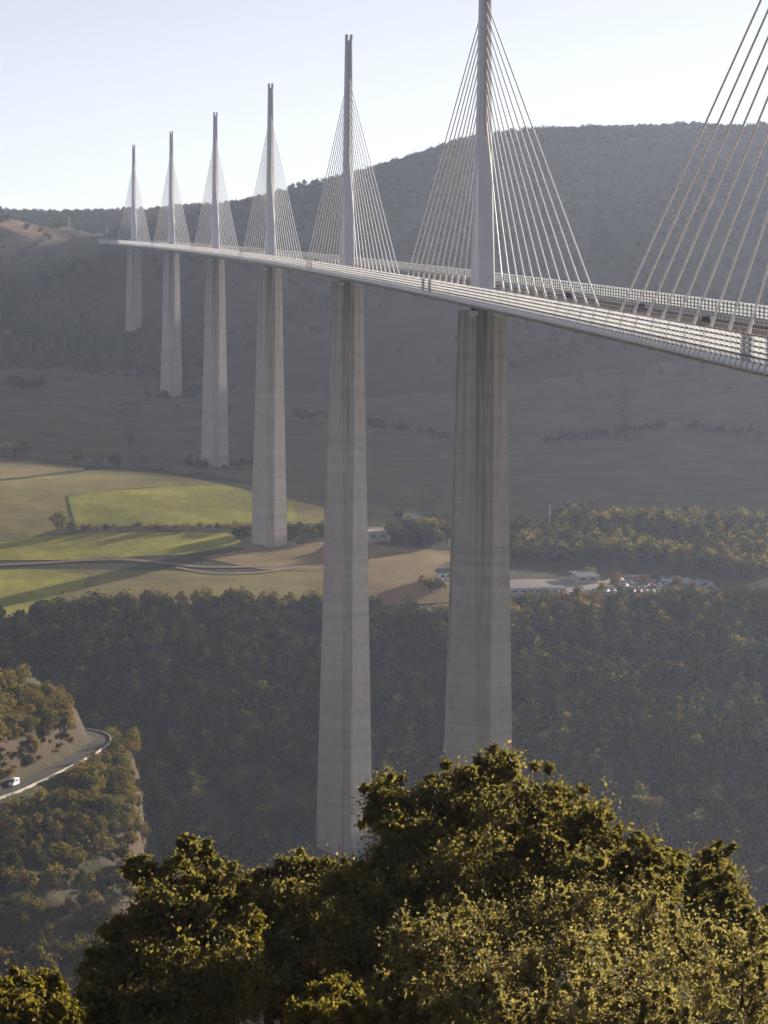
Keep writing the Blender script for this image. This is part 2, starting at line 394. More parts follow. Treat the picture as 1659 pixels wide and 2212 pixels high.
def axis_pts(segs):
    out = []
    for a, b, st in segs: out += list(np.arange(a, b, st))
    out.append(segs[-1][1]); return np.array(out, float)
GX = axis_pts([(-7000, -1500, 500), (-1500, -600, 90), (-600, -264, 14), (-264, -200, 7), (-200, -60, 3.5), (-60, 420, 6), (420, 1350, 15), (1350, 2000, 65), (2000, 7000, 500)])
GY = axis_pts([(-7000, -1500, 500), (-1500, -750, 75), (-750, 20, 8), (20, 300, 3.5), (300, 1100, 6), (1100, 2760, 13), (2760, 3500, 40), (3500, 7000, 350)])
XX, YY = np.meshgrid(GX, GY); ZZ = height(XX, YY)
nx, ny = len(GX), len(GY)
_i = np.arange(ny - 1)[:, None] * nx + np.arange(nx - 1)[None, :]
F = np.stack([_i, _i + 1, _i + 1 + nx, _i + nx], -1).reshape(-1, 4)
terrain = add('terrain', mesh_np('terrain', np.stack([XX.ravel(), YY.ravel(), ZZ.ravel()], -1), F, [M_ground], True))
tag(terrain, 'wooded valley sides and the hill rising behind the bridge', None, None, 'structure')

def gz(x, y):                                      # ground height, read off the terrain mesh
    x = np.asarray(x, float); y = np.asarray(y, float)
    i = np.clip(np.searchsorted(GX, x) - 1, 0, nx - 2); j = np.clip(np.searchsorted(GY, y) - 1, 0, ny - 2)
    u = np.clip((x - GX[i]) / (GX[i + 1] - GX[i]), 0, 1); v = np.clip((y - GY[j]) / (GY[j + 1] - GY[j]), 0, 1)
    return (ZZ[j, i] * (1 - u) + ZZ[j, i + 1] * u) * (1 - v) + (ZZ[j + 1, i] * (1 - u) + ZZ[j + 1, i + 1] * u) * v
def hit(X, Y, dmin=300):                           # where the line of sight through a photo point meets the ground
    d = np.arange(dmin, 3600, 2.0)
    P = CAM[None] + d[:, None] * (FW + RT * (X - 829.5) / FPX - UP * (Y - 1106.0) / FPX)[None]
    b = P[:, 2] < gz(P[:, 0], P[:, 1])
    k = int(np.argmax(b)) if b.any() else len(d) - 1
    return np.array([P[k, 0], P[k, 1], float(gz(P[k, 0], P[k, 1]))])
def gp(x, y): return np.array([x, y, float(gz(x, y))])

# ----------------------------------------------------------------------------- the viaduct
S0, S1 = -556.0, 1930.0
def frame(s):                                      # position, tangent, outward (right) normal on the curve
    t = np.array([K * s, 1.0, SL]); t /= np.linalg.norm(t)
    n = np.array([1.0, -K * s, 0.0]); n /= np.linalg.norm(n)
    return axis(s), t, n
def dp(s, x, z):
    a, t, n = frame(s); return a + n * x + np.array([0, 0, z])

viaduct = bpy.data.objects.new('viaduct', None); COL.objects.link(viaduct)
tag(viaduct, 'long cable-stayed viaduct on tall tapering concrete piers crossing the valley', 'bridge')

SS = np.arange(S0, S1 + 1, 18.0)
prof = [(-15.7, 0), (-15.7, -.55), (-15.2, -.95), (-9.0, -1.8), (-4.6, -4.0), (-3.9, -4.2), (3.9, -4.2), (4.6, -4.0), (9.0, -1.8), (15.2, -.95), (15.7, -.55), (15.7, 0)]
mb = MB(); mb.loft([[dp(s, x, z) for x, z in prof] for s in SS])
deck = add('deck', mb.mesh('deck', [M_steel]), viaduct)

def ribbon_deck(x0, x1, z, s0=S0, s1=S1, step=18.0):
    S = np.arange(s0, s1 + .1, step); V = []; Fq = []
    for k, s in enumerate(S):
        V += [dp(s, x0, z), dp(s, x1, z)]
        if k: b = 2 * k; Fq.append((b - 2, b - 1, b + 1, b))
    return V, Fq
for nm, xa, xb in (('roadway', -14.2, -1.6), ('roadway', 1.6, 14.2)):
    V, Fq = ribbon_deck(xa, xb, .05); add(nm, mesh_np(nm, V, Fq, [M_asphalt]), deck)
for xc in (-13.0, -2.6, 2.6, 13.0):
    V, Fq = ribbon_deck(xc - .12, xc + .12, .058); add('edge_line', mesh_np('edge_line', V, Fq, [M_paint]), deck)
for xc in (-6.1, -9.6, 6.1, 9.6):
    mb = MB()
    for s in np.arange(-400, 1900, 13.0):
        a, b, c, d = dp(s, xc - .09, .058), dp(s, xc + .09, .058), dp(s + 3, xc + .09, .058), dp(s + 3, xc - .09, .058)
        mb.poly([a, b, c, d], [(0, 1, 2, 3)])
    o = add('lane_dashes', mb.mesh('lane_dashes', [M_paint]), deck); o['kind'] = 'stuff'

def rail(x, zc, h, w, mat, posts, name='guard_rail'):
    mb = MB()
    ring = lambda s: [dp(s, x - w, zc - h), dp(s, x + w * .3, zc - h * .5), dp(s, x - w * .2, zc), dp(s, x + w * .3, zc + h * .5), dp(s, x - w, zc + h), dp(s, x - w * 1.6, zc)]
    mb.loft([ring(s) for s in SS])
    if posts:
        for s in np.arange(-420, 900, posts):
            mb.box(dp(s, x - w * 1.2, zc * .5), (.07, .09, zc * .5))
    return add(name, mb.mesh(name, [mat]), deck)
for x in (-1.75, 1.75): rail(x, .68, .20, .10, M_brownrail, 4.0)
for x in (-14.55, 14.55): rail(x, .95, .16, .10, M_galv, 3.0)
rail(14.5, .45, .12, .09, M_galv, 0); rail(-14.5, .45, .12, .09, M_galv, 0)

# wind screens: four curved translucent slats between posts, a fifth at deck level and a cornice below
BAY = 3.0
def slat_mesh(name, hh, L, mat, bow=.10, th=.04, tilt=.14):
    zs = np.linspace(-hh, hh, 4); V = []; 
    for y in (-L / 2, L / 2):
        for sgn in (1, -1):
            for z in zs:
                V.append((bow * (1 - (z / hh) ** 2) + tilt * z / hh + sgn * th, y, z))
    f = []
    for i in range(3):
        f.append((i, 8 + i, 9 + i, i + 1)); f.append((4 + i, 5 + i, 13 + i, 12 + i))
    f += [(0, 4, 12, 8), (3, 11, 15, 7), (0, 1, 5, 4), (1, 2, 6, 5), (2, 3, 7, 6), (8, 12, 13, 9), (9, 13, 14, 10), (10, 14, 15, 11)]
    return mesh_np(name, np.array(V), f, [mat])
slat = slat_mesh('screen_panel', .215, BAY * .83, M_screen)
slat5 = slat_mesh('screen_panel_low', .27, BAY * .80, M_screen, .05)
corn = slat_mesh('cornice_panel', .46, BAY * .80, M_white, .14, .05, -.1)
pieces = []                                        # (distance, mesh, s, side, z)
for k in range(int((1926 + 545) / BAY)):
    s = -545 + BAY * (k + .5)
    for side in (-1, 1):
        for z in (2.90, 2.25, 1.60, .95): pieces.append((slat, s, side, z))
        pieces.append((slat5, s, side, .30)); pieces.append((corn, s, side, -.52))
def piece_key(p):
    q = dp(p[1], p[2] * 15.95, p[3]); X, Y, w = project(q)
    return (0 if (w > 0 and X < 1665) else 1, w, p[1], p[3])
pieces.sort(key=piece_key)
single, rest = pieces[:300], pieces[300:]
for me, s, side, z in single:
    o = add('cornice_panel' if me is corn else 'screen_panel', me, deck, dp(s, side * 15.95, z))
    o.rotation_euler = (math.atan(SL), 0, math.atan(-K * s)); o.scale = (side, 1, 1)
def joined(items, name):
    out = {}
    for me, s, side, z in items: out.setdefault(me.name, []).append((me, s, side, z))
    for nm_, its in out.items():
        me = its[0][0]; B = np.array([v.co[:] for v in me.vertices]); fl = [tuple(p.vertices) for p in me.polygons]
        Va = []; Fa = []
        for me, s, side, z in its:
            a, t, n = frame(s); c = dp(s, side * 15.95, z); b = len(Va)
            P = c[None] + side * B[:, :1] * n[None] + B[:, 1:2] * t[None] + B[:, 2:3] * np.array([[0, 0, 1]])
            Va += P.tolist(); Fa += [tuple(b + i for i in f) for f in fl]
        o = add(name, mesh_np(name, Va, Fa, list(me.materials)), deck); o['kind'] = 'stuff'
joined([p for p in rest if p[0] is not corn], 'screen_panel'); joined([p for p in rest if p[0] is corn], 'cornice_panel')
for side in (-1, 1):
    mb = MB()
    for s in np.arange(-545, 1926, BAY):
        a, t, n = frame(s)
        R = np.stack([n, t, [0, 0, 1]], 1)
        mb.box(dp(s, side * 15.78, .95), (.10, .07, 2.1), 0, R)
        mb.box(dp(s, side * 15.2, .30), (.45, .06, .30), 0, R)
    o = add('screen_posts', mb.mesh('screen_posts', [M_post]), deck); o['kind'] = 'stuff'
    if side < 0: continue
    mb = MB()
    for s in np.arange(-420, 700, 1.0):
        a, t, n = frame(s); mb.box(dp(s, side * 14.85, .45), (.06, .10, .45), 0, np.stack([n, t, [0, 0, 1]], 1))
    o = add('parapet_balusters', mb.mesh('parapet_balusters', [M_white]), deck); o['kind'] = 'stuff'

# white plate standing in for a glint on the screen near the pylon
mb = MB(); mb.box((0, 0, 0), (.05, .42, .42)); mb.box((-.04, 0, .0), (.03, .5, .06))
sg = add('glint_plate', mb.mesh('glint_plate', [M_white]), deck, dp(-31, -16.25, 1.35))

def octo(h, near=None):
    b = 5.8 + .0233 * h; a = max(.9, 2.2 - .005 * h); m = 2.9; g = 2.1; L = m + .85 * (b - a)
    if near is None: return [(-a, -L), (a, -L), (b, -m), (b, m), (a, L), (-a, L), (-b, m), (-b, -m)]
    q = [(-a, -L), (a, -L), (b, -m), (b, -g), (-b, -g), (-b, -m)]
    return q if near else [(-x, -y) for x, y in q]

PYLON_H, FORK = 89.0, 39.0
ZA = np.linspace(44.7, 72.4, 11)
def pylon_mesh():
    mb = MB()
    for sg_ in (-1, 1):
        rings = []
        for z in np.linspace(-.5, FORK, 7):
            t = max(0, z) / FORK; yc = sg_ * (7.6 * (1 - t) + 1.35 * t); w = 2.0 - .35 * t; dd = 1.55 - .2 * t; c = .35
            rings.append([(-w + c, yc - dd, z), (w - c, yc - dd, z), (w, yc - dd + c, z), (w, yc + dd - c, z), (w - c, yc + dd, z), (-w + c, yc + dd, z), (-w, yc + dd - c, z), (-w, yc - dd + c, z)])
        mb.loft(rings)
    rings = []
    for z in np.linspace(FORK - 3, PYLON_H - 2.2, 6):
        t = (z - FORK) / (PYLON_H - FORK); w = 1.72 - .45 * t; dd = 2.75 - .9 * t; c = .3; g = .42; q = .55
        rings.append([(-w + c, -dd, z), (-g, -dd, z), (-g, -dd + q, z), (g, -dd + q, z), (g, -dd, z), (w - c, -dd, z), (w, -dd + c, z), (w, dd - c, z), (w - c, dd, z),
                      (g, dd, z), (g, dd - q, z), (-g, dd - q, z), (-g, dd, z), (-w + c, dd, z), (-w, dd - c, z), (-w, -dd + c, z)])
    mb.loft(rings)
    for sg_ in (-1, 1):
        mb.box((sg_ * .86, 0, PYLON_H - 1.1), (.42, 1.85, 1.1))
    return mb.mesh('pylon', [M_pylon])
pyl_me = pylon_mesh()
def tube_mesh(name, L, r0, r1, n, mat):
    mb = MB(); mb.tube((0, 0, 0), (0, 0, L), r0, r1, n); return mb.mesh(name, [mat], True)
cab_me = tube_mesh('stay_cable', 1.0, .175, .175, 6, M_cable)
stub_me = tube_mesh('anchor_tube', 3.4, .36, .24, 8, M_cable)
def orient(o, a, b, stretch=True):
    d = Vector(b) - Vector(a); o.location = a; o.rotation_mode = 'QUATERNION'
    o.rotation_quaternion = d.to_track_quat('Z', 'Y')
    if stretch: o.scale = (1, 1, d.length)

for i, H in PIERS.items():
    s = pier_s(i); a, t, n = frame(s); ang = math.atan(-K * s)
    top = a[2] - 4.2 - .9; base = a[2] - 4.2 - H - 6
    mb = MB(); hs = min(90.0, H * .8)
    for near in (True, False):
        mb.loft([[(x, y, -h) for x, y in octo(h, near)] for h in np.linspace(0, hs, 8)])
    mb.loft([[(x, y, -h) for x, y in octo(h)] for h in np.linspace(hs, H + 6, 10)])
    pier = add('pier', mb.mesh('pier', [M_conc]), viaduct, (a[0], a[1], top), ang)
    for sy in (-1, 1):
        for sx in (-1, 1):
            mb = MB(); mb.box((0, 0, 0), (1.0, .9, .55)); mb.box((0, 0, -.75), (.75, .7, .25))
            o = add('bearing_block', mb.mesh('bearing_block', [M_white]), pier, (sx * 2.9, sy * 5.1, -.65))
        mb = MB(); mb.box((0, 0, 0), (2.2, 1.4, .55)); add('bearing', mb.mesh('bearing', [M_dark]), pier, (0, sy * 4.1, .4))
    py = add('pylon', pyl_me, viaduct, (a[0], a[1], a[2]), ang)
    Rm = Matrix.Rotation(ang, 3, 'Z')
    for sg_ in (-1, 1):
        for k in range(11):
            ds = sg_ * (35.1 + 12.51 * k)
            q = axis(s + ds) - a; lo = Rm.inverted() @ Vector((q[0], q[1], q[2] + .4))
            tt = (ZA[k] - FORK) / (PYLON_H - FORK)
            hi = Vector((0, sg_ * (2.75 - .9 * tt - .5), ZA[k]))
            o = add('stay_cable', cab_me, py); orient(o, lo, hi)
            o = add('anchor_tube', stub_me, py); orient(o, lo, hi, False)

# ----------------------------------------------------------------------------- fields, tracks, roads (draped sheets)
def polyline(pts, n):
    P = np.array(pts, float); d = np.r_[0, np.cumsum(np.linalg.norm(np.diff(P[:, :2], axis=0), axis=1))]
    t = np.linspace(0, d[-1], n); return np.stack([np.interp(t, d, P[:, k]) for k in range(2)], -1)
def sheet(name, A, B, mat, lift, label, kind='structure', step=5.0, wob=0.0):
    LA = np.linalg.norm(np.diff(np.array(A)[:, :2], axis=0), axis=1).sum(); n = max(4, int(LA / step))
    a = polyline(A, n); b = polyline(B, n); m = max(3, int(np.linalg.norm(a - b, axis=1).max() / step))
    if wob:
        a += wob * (np.stack([vnoise(a[:, 0] / 9, a[:, 1] / 9, 41), vnoise(a[:, 0] / 9, a[:, 1] / 9, 42)], -1) - .5)
        b += wob * (np.stack([vnoise(b[:, 0] / 9, b[:, 1] / 9, 43), vnoise(b[:, 0] / 9, b[:, 1] / 9, 44)], -1) - .5)
    u = np.linspace(0, 1, m)[:, None, None]
    G = a[None] * (1 - u) + b[None] * u
    Z = gz(G[..., 0], G[..., 1]) + lift
    V = np.concatenate([G, Z[..., None]], -1).reshape(-1, 3)
    i = np.arange(m - 1)[:, None] * n + np.arange(n - 1)[None]
    Fq = np.stack([i, i + 1, i + 1 + n, i + n], -1).reshape(-1, 4)
    o = add(name, mesh_np(name, V, Fq, [mat], True)); tag(o, label, None, None, kind); return o
def H(*pts): return [hit(X, Y) for X, Y in pts]
def band(name, pts, width, mat, lift, label):
    P = densify(np.array(pts)[:, :2], 4.0); T = np.gradient(P, axis=0); T /= np.linalg.norm(T, axis=1)[:, None]
    N = np.stack([-T[:, 1], T[:, 0]], -1); return sheet(name, P + N * width / 2, P - N * width / 2, mat, lift, label, step=3.0)

sheet('field', H((-40, 1045), (60, 1035), (170, 1022), (270, 1015), (400, 1032), (560, 1068), (700, 1098)), H((-40, 1170), (60, 1165), (100, 1150), (150, 1138), (300, 1140), (500, 1138), (700, 1132)), M_olive, .10,
      'olive stubble field above the hedge, up to the shadow edge')
sheet('field', H((158, 1072), (250, 1062), (370, 1051), (480, 1050), (560, 1072), (640, 1092)), H((165, 1134), (250, 1136), (370, 1136), (480, 1134), (560, 1128), (640, 1128)), M_green, .22,
      'bright green field behind the fourth pier', wob=4)
band('field_margin', H((156, 1070), (250, 1059), (330, 1053), (420, 1048), (480, 1048)), 2.2, M_lush, .34, 'lush yellow-green strip along the top of the green field')
band('field_margin', H((152, 1072), (158, 1100), (168, 1132)), 2.6, M_lush, .36, 'lush yellow-green strip along the left end of the green field')
sheet('field', H((-40, 992), (60, 990), (110, 1000), (180, 1010)), H((-40, 1040), (60, 1030), (110, 1022), (180, 1016)), M_beige, .12, 'pale beige field at the upper left')
sheet('field', H((-40, 1175), (100, 1160), (250, 1152), (500, 1152), (520, 1168)), H((-40, 1212), (100, 1212), (250, 1206), (400, 1200), (520, 1180)), M_green, .14, 'green meadow strip between the hedge and the farm track')
sheet('field', H((-40, 1232), (100, 1230), (300, 1234), (480, 1240), (700, 1232)), H((-40, 1345), (60, 1330), (200, 1312), (400, 1308), (700, 1305)), M_olive, .12, 'olive pasture sloping down to the wood edge')
sheet('field', H((-40, 1234), (80, 1232), (180, 1238), (190, 1245)), H((-40, 1340), (40, 1332), (110, 1300), (190, 1262)), M_green, .24, 'green corner of the pasture at the left', wob=6)
sheet('field', H((440, 1207), (560, 1182), (700, 1172), (800, 1178), (900, 1186), (975, 1192)), H((440, 1209), (560, 1232), (700, 1236), (800, 1280), (900, 1308), (975, 1302)), M_brown, .26, 'dry brown slope below the pier bases')
sheet('field', H((790, 1200), (880, 1200), (960, 1215)), H((790, 1312), (850, 1312), (890, 1300)), M_brown, .34, 'ploughed brown patch between the third and second piers', wob=5)
band('farm_track', H((-40, 1224), (100, 1218), (200, 1213), (300, 1214), (380, 1222), (450, 1228), (560, 1226), (700, 1214), (760, 1208), (830, 1192), (900, 1196)), 3.4, M_track, .42, 'pale earth track winding past the fourth pier')
band('farm_track', H((150, 1213), (220, 1208), (290, 1211)), 3.0, M_beige, .46, 'pale loop of track beside the meadow strip')
band('farm_track', H((380, 1228), (470, 1240), (560, 1238), (640, 1228)), 3.0, M_track, .44, 'second track curving below the fourth pier')
sheet('pier_apron', H((520, 1172), (640, 1172)), H((500, 1186), (640, 1188)), M_track, .45, 'bare earth around the foot of the fourth pier')
sheet('car_park', H((1335, 1243), (1450, 1246), (1540, 1262)), H((1250, 1285), (1400, 1287), (1560, 1280)), M_gravel, .45, 'gravel car park on the terrace at the right')
sheet('yard', H((1090, 1255), (1230, 1255), (1330, 1260)), H((1090, 1294), (1230, 1290), (1330, 1287)), M_gravel, .30, 'pale gravel yard around the low building')
sheet('yard', H((880, 1316), (980, 1308)), H((885, 1330), (980, 1334)), M_gravel, .40, 'gravel terrace left of the second pier')
sheet('yard', H((796, 1142), (842, 1142)), H((792, 1180), (842, 1172)), M_track, .40, 'cleared earth by the concrete ramp')

sheet('heath', H((-40, 470), (0, 476), (60, 486), (110, 500), (160, 513)), H((-40, 500), (0, 506), (60, 514), (110, 519), (160, 521)), M_heath, .35, 'russet heath on the sunlit shoulder left of the far bridge end')
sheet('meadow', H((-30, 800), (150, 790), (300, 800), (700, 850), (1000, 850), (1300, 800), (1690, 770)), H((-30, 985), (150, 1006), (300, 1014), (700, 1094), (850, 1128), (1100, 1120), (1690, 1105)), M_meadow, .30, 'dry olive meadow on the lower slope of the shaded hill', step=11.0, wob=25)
# the road round the spur with its parapet wall, and the old road on the ledge below
def road_strip(name, P, width, off, mat, z, lift, label, th=None):
    T = np.gradient(P, axis=0); T /= np.linalg.norm(T, axis=1)[:, None]; N = np.stack([T[:, 1], -T[:, 0]], -1)
    a = P + N * (off - width / 2); b = P + N * (off + width / 2); mb = MB()
    if th is None:
        V = [(*p, z + lift) for q in zip(a, b) for p in q]; Fq = [(2 * i, 2 * i + 1, 2 * i + 3, 2 * i + 2) for i in range(len(P) - 1)]
        return tag(add(name, mesh_np(name, V, Fq, [mat])), label, None, None, 'structure')
    mb.loft([[(*a[i], z), (*b[i], z), (*b[i], z + th), (*a[i], z + th)] for i in range(len(P))]); return mb.mesh(name, [mat])
road_strip('road', ROADD, 6.6, .3, M_roadold, -151, .12, 'grey mountain road bending round the wooded spur')
wall = add('parapet_wall', road_strip('parapet_wall', ROADD, .32, 3.9, plain('parapet_stone', (.40, .355, .29), .9, .2, var=.25), -151.3, 0, '', .85))
tag(wall, 'pale stone parapet wall along the outer edge of the mountain road', 'wall')

# ----------------------------------------------------------------------------- trees
def clump_crown(seed, nlobes, nleaf, size, flat=1.0, cone=0.0):
    r = np.random.default_rng(seed); V = []
    L = []
    for k in range(nlobes):
        a = r.uniform(0, 2 * math.pi); z = r.uniform(.30, .92); rad = (.30 + .10 * r.random()) * (1 - cone * z)
        q = (.34 - .10 * abs(z - .5)) * (1 - cone * z) * r.uniform(.3, 1)
        L.append((q * math.cos(a), q * math.sin(a), z * flat, rad * .62))
    L.append((0, 0, .55 * flat, .32 * (1 - cone * .5)))
    L = np.array(L)
    k = r.integers(0, len(L), nleaf); d = r.normal(size=(nleaf, 3)); d /= np.linalg.norm(d, axis=1)[:, None]
    rr = L[k, 3] * r.uniform(.62, 1.08, nleaf)
    C = L[k, :3] + d * rr[:, None]
    C[:, 2] = np.maximum(C[:, 2], .10)
    nrm = d + .7 * r.normal(size=d.shape); nrm /= np.linalg.norm(nrm, axis=1)[:, None]
    u = np.cross(nrm, r.normal(size=d.shape)); u /= np.linalg.norm(u, axis=1)[:, None]; v = np.cross(nrm, u)
    s1 = size * r.uniform(.6, 1.25, nleaf)[:, None]; s2 = s1 * r.uniform(.5, .9, nleaf)[:, None]
    V = np.stack([C - u * s1, C - v * s2 * .9, C + u * s1, C + v * s2], 1).reshape(-1, 3)
    return V, np.arange(nleaf * 4).reshape(-1, 4)
def trunk_mesh(seed):
    r = random.Random(seed); mb = MB()
    mb.tube((0, 0, -.12), (0.01, 0, .34), .030, .020, 7)
    for k in range(4):
        a = k * 1.6 + r.random(); mb.tube((0, 0, .26 + .05 * k), (.2 * math.cos(a), .2 * math.sin(a), .5 + .07 * k), .014, .005, 5)
    return mb.mesh('trunk', [M_bark])
TRUNK = trunk_mesh(3)
def crown(name, mat, seed, nl=9, nleaf=420, size=.052, flat=1.0, cone=0.0):
    V, Fq = clump_crown(seed, nl, nleaf, size, flat, cone); return mesh_np(name, V, Fq, [mat])
CR = {}
for key, mat in (('dark', F_dark), ('olive', F_olive), ('yellow', F_yellow), ('rust', F_rust)):
    CR[key] = [crown('crown_' + key, mat, 100 + q, 8 + q, 520, .050, 1.0, (0, .15, .35)[q % 3]) for q in range(3)]
def whole_mesh(name, key, q, nleaf=260, size=.07):       # trunk and crown in one mesh, for trees too small to show parts
    V, Fq = clump_crown(200 + q, 8, nleaf, size, 1.0, (0, .2, .4)[q % 3])
    tv = np.array([[x, y, z] for z in (-.12, .35) for x, y in ((-.022, -.022), (.022, -.022), (.022, .022), (-.022, .022))])
    tf = np.array([[0, 1, 5, 4], [1, 2, 6, 5], [2, 3, 7, 6], [3, 0, 4, 7]]) + len(V)
    return mesh_np(name, np.r_[V, tv], np.r_[Fq, tf], [key, M_bark], False, [0] * len(Fq) + [1] * 4)
WM = {k: [whole_mesh('tree_' + k, m, q) for q in range(3)] for k, m in (('dark', F_dark), ('olive', F_olive), ('yellow', F_yellow), ('rust', F_rust), ('far', F_far))}

def tree(p, h, key, label, group, parts=False, name='tree', wide=1.0):
    q = int(rng.integers(0, 3)); rz = rng.uniform(0, 6.28); sc = (h * wide, h * wide, h)
    if not parts:
        o = add(name, WM[key][q], None, (p[0], p[1], p[2] - .03 * h), rz, sc); return tag(o, label, 'bush' if 'bush' in name else 'tree', group)
    o = bpy.data.objects.new(name, None); COL.objects.link(o); o.location = (p[0], p[1], p[2] - .03 * h); o.rotation_euler = (0, 0, rz); o.scale = sc
    add('trunk', TRUNK, o); add('crown', CR[key][q], o)
    return tag(o, label, 'bush' if 'bush' in name else 'tree', group)
def inside(poly, x, y):
    c = False; n = len(poly)
    for i in range(n):
        (x0, y0), (x1, y1) = poly[i], poly[i - 1]
        if (y0 > y) != (y1 > y) and x < (x1 - x0) * (y - y0) / (y1 - y0) + x0: c = not c
    return c
def grid_pts(x0, x1, y0, y1, st):
    x, y = np.meshgrid(np.arange(x0, x1, st), np.arange(y0, y1, st)); x = x.ravel() + rng.uniform(-.45, .45, x.size) * st; y = y.ravel() + rng.uniform(-.45, .45, y.size) * st
    return x, y
MASS = {}
def scatter(poly, n, hr, keys, label, group, parts, name='tree', mind=3.0, wide=(1.0, 1.35), mass=None, share=0.0):
    xs = [p[0] for p in poly]; ys = [p[1] for p in poly]; got = []; tries = 0
    while len(got) < n and tries < n * 60:
        tries += 1
        X = rng.uniform(min(xs), max(xs)); Y = rng.uniform(min(ys), max(ys))
        if not inside(poly, X, Y): continue
        p = hit(X, Y)
        if any(np.hypot(p[0] - g[0], p[1] - g[1]) < mind for g in got): continue
        got.append(p)
        if mass and rng.random() < share:
            MASS.setdefault(mass, []).append(p); continue
        tree(p, rng.uniform(*hr), keys[int(rng.integers(0, len(keys)))], label, group, parts, name, rng.uniform(*wide))

# spur, above and below the mountain road
scatter([(-15, 1490), (60, 1490), (115, 1530), (150, 1560), (140, 1590), (60, 1600), (-15, 1610)], 52, (4.5, 8.5), ['olive', 'olive', 'dark'],
        'oak on the sunlit knoll above the mountain road', 'oaks on the sunlit knoll above the mountain road', True, mind=3.2)
scatter([(-15, 1600), (60, 1595), (120, 1560), (165, 1580), (150, 1625), (90, 1655), (-15, 1700)], 46, (.8, 3.8), ['olive', 'dark', 'dark', 'olive'],
        'low bush on the bare bank just above the mountain road', 'low bushes on the bank above the mountain road', False, 'bush', 1.2, (1.0, 2.2))
scatter([(215, 1640), (262, 1620), (282, 1700), (290, 1830), (230, 1840), (150, 1760), (160, 1720)], 52, (4.5, 8.5), ['olive', 'olive', 'dark'],
        'oak on the sunlit slope just below the parapet wall', 'oaks on the slope below the parapet wall', True, mind=3.0)
scatter([(-15, 1775), (60, 1770), (150, 1790), (220, 1840), (240, 1860), (-15, 1880)], 40, (4, 7), ['dark', 'dark', 'olive'],
        'darker oak low on the spur above the rock ledge', 'darker oaks low on the spur above the rock ledge', True, mind=3.0, mass='spur', share=1.0)
scatter([(-15, 1985), (240, 1960), (260, 2090), (-15, 2100)], 40, (4, 7), ['dark'],
        'shaded oak at the foot of the spur below the rock ledge', 'shaded oaks below the rock ledge', True, mind=3.2, mass='spur', share=1.0)
tree(hit(284, 1640), 9.5, 'olive', 'tall sunlit oak at the right-hand edge of the spur', None, True)
tree(hit(78, 1640), 7.5, 'yellow', 'tall yellow tree on the bank above the white van', None, True, wide=.5)
# hedges and single trees among the fields
tree(hit(128, 1150), 11, 'olive', 'large round tree at the left end of the field hedge', None, True, wide=1.3)
tree(hit(152, 1152), 6, 'dark', 'smaller tree right beside the large hedge tree', None, True)
for X in np.linspace(170, 495, 26):
    tree(hit(X + rng.uniform(-5, 5), 1146 + rng.uniform(-3, 3)), rng.uniform(2, 4.5), ['dark', 'olive', 'olive'][int(rng.integers(0, 3))], 'low bush in the hedge below the green field', 'hedge bushes below the green field', False, 'bush', 1.6)
scatter([(508, 1158), (545, 1158), (545, 1168), (508, 1168)], 9, (5, 8), ['dark', 'olive'], 'dark tree in the thicket left of the fourth pier', 'thicket left of the fourth pier', False, mind=2.5)
scatter([(622, 1158), (706, 1158), (706, 1168), (622, 1168)], 18, (5, 8), ['dark', 'olive'], 'dark tree in the thicket between the fourth and third piers', 'thicket between the fourth and third piers', False, mind=2.5)
for X, Y, h, k, lab in ((12, 988, 9, 'olive', 'round tree at the far left end of the upper field'), (33, 985, 9, 'olive', 'second tree from the left behind the upper field'),
                        (57, 985, 11, 'olive', 'tall tree at the right of the upper left tree row'), (165, 1000, 11, 'olive', 'large pale round tree beyond the beige field'),
                        (213, 1006, 8.5, 'olive', 'smaller pale tree right of the large round one'), (250, 1012, 9, 'dark', 'dark tree at the corner where the shadow begins')):
    tree(hit(X, Y), h, k, lab, None, True, wide=1.35)
tree(hit(878, 1092), 7, 'yellow', 'small bright yellow tree alone on the shaded hillside', None, True)
# thickets between the piers and woods on the right
scatter([(846, 1160), (975, 1160), (975, 1184), (846, 1184)], 34, (8, 12), ['dark', 'dark', 'olive'], 'tall dark tree in the wood between the third and second piers', 'wood between the third and second piers', False, mind=3.5)
tree(hit(930, 1166), 12, 'yellow', 'yellow tree standing in the dark wood left of the second pier', None, True)
scatter([(905, 1268), (968, 1268), (960, 1282), (915, 1280)], 9, (4, 7), ['dark', 'olive'], 'bush beside the second pier on the brown slope', 'bushes left of the second pier on the brown slope', False, 'bush', 2.5)
scatter([(1108, 1188), (1250, 1192), (1420, 1205), (1540, 1222), (1670, 1245), (1670, 1262), (1540, 1238), (1400, 1222), (1240, 1212), (1108, 1222)], 105, (8, 12), ['olive', 'olive', 'dark', 'yellow'],
        'tree in the sunlit wood behind the car park', 'sunlit wood behind the car park', False, mind=4.0, mass='terrace', share=.55)
scatter([(1205, 1133), (1290, 1133), (1400, 1138), (1540, 1142), (1670, 1146), (1670, 1162), (1540, 1156), (1400, 1152), (1290, 1150), (1205, 1146)], 52, (7, 11), ['olive', 'dark', 'olive'],
        'tree in the far row at the foot of the shaded hill', 'far tree row at the foot of the hill', False, mind=4.0, mass='terrace', share=.55)
tree(hit(1270, 1248), 7, 'olive', 'round tree just behind the grey-roofed shed', None, True, wide=1.5)
tree(hit(1330, 1272), 9, 'rust', 'brown round tree at the left end of the car park', None, True, wide=1.3)
tree(hit(1302, 1284), 7.5, 'yellow', 'narrow yellow tree beside the grey-roofed shed', None, True, wide=.7)
tree(hit(1392, 1268), 6.5, 'rust', 'reddish tree among the parked cars', None, True, wide=1.4)
tree(hit(1462, 1270), 6.5, 'rust', 'orange tree in the middle of the parked cars', None, True, wide=1.3)
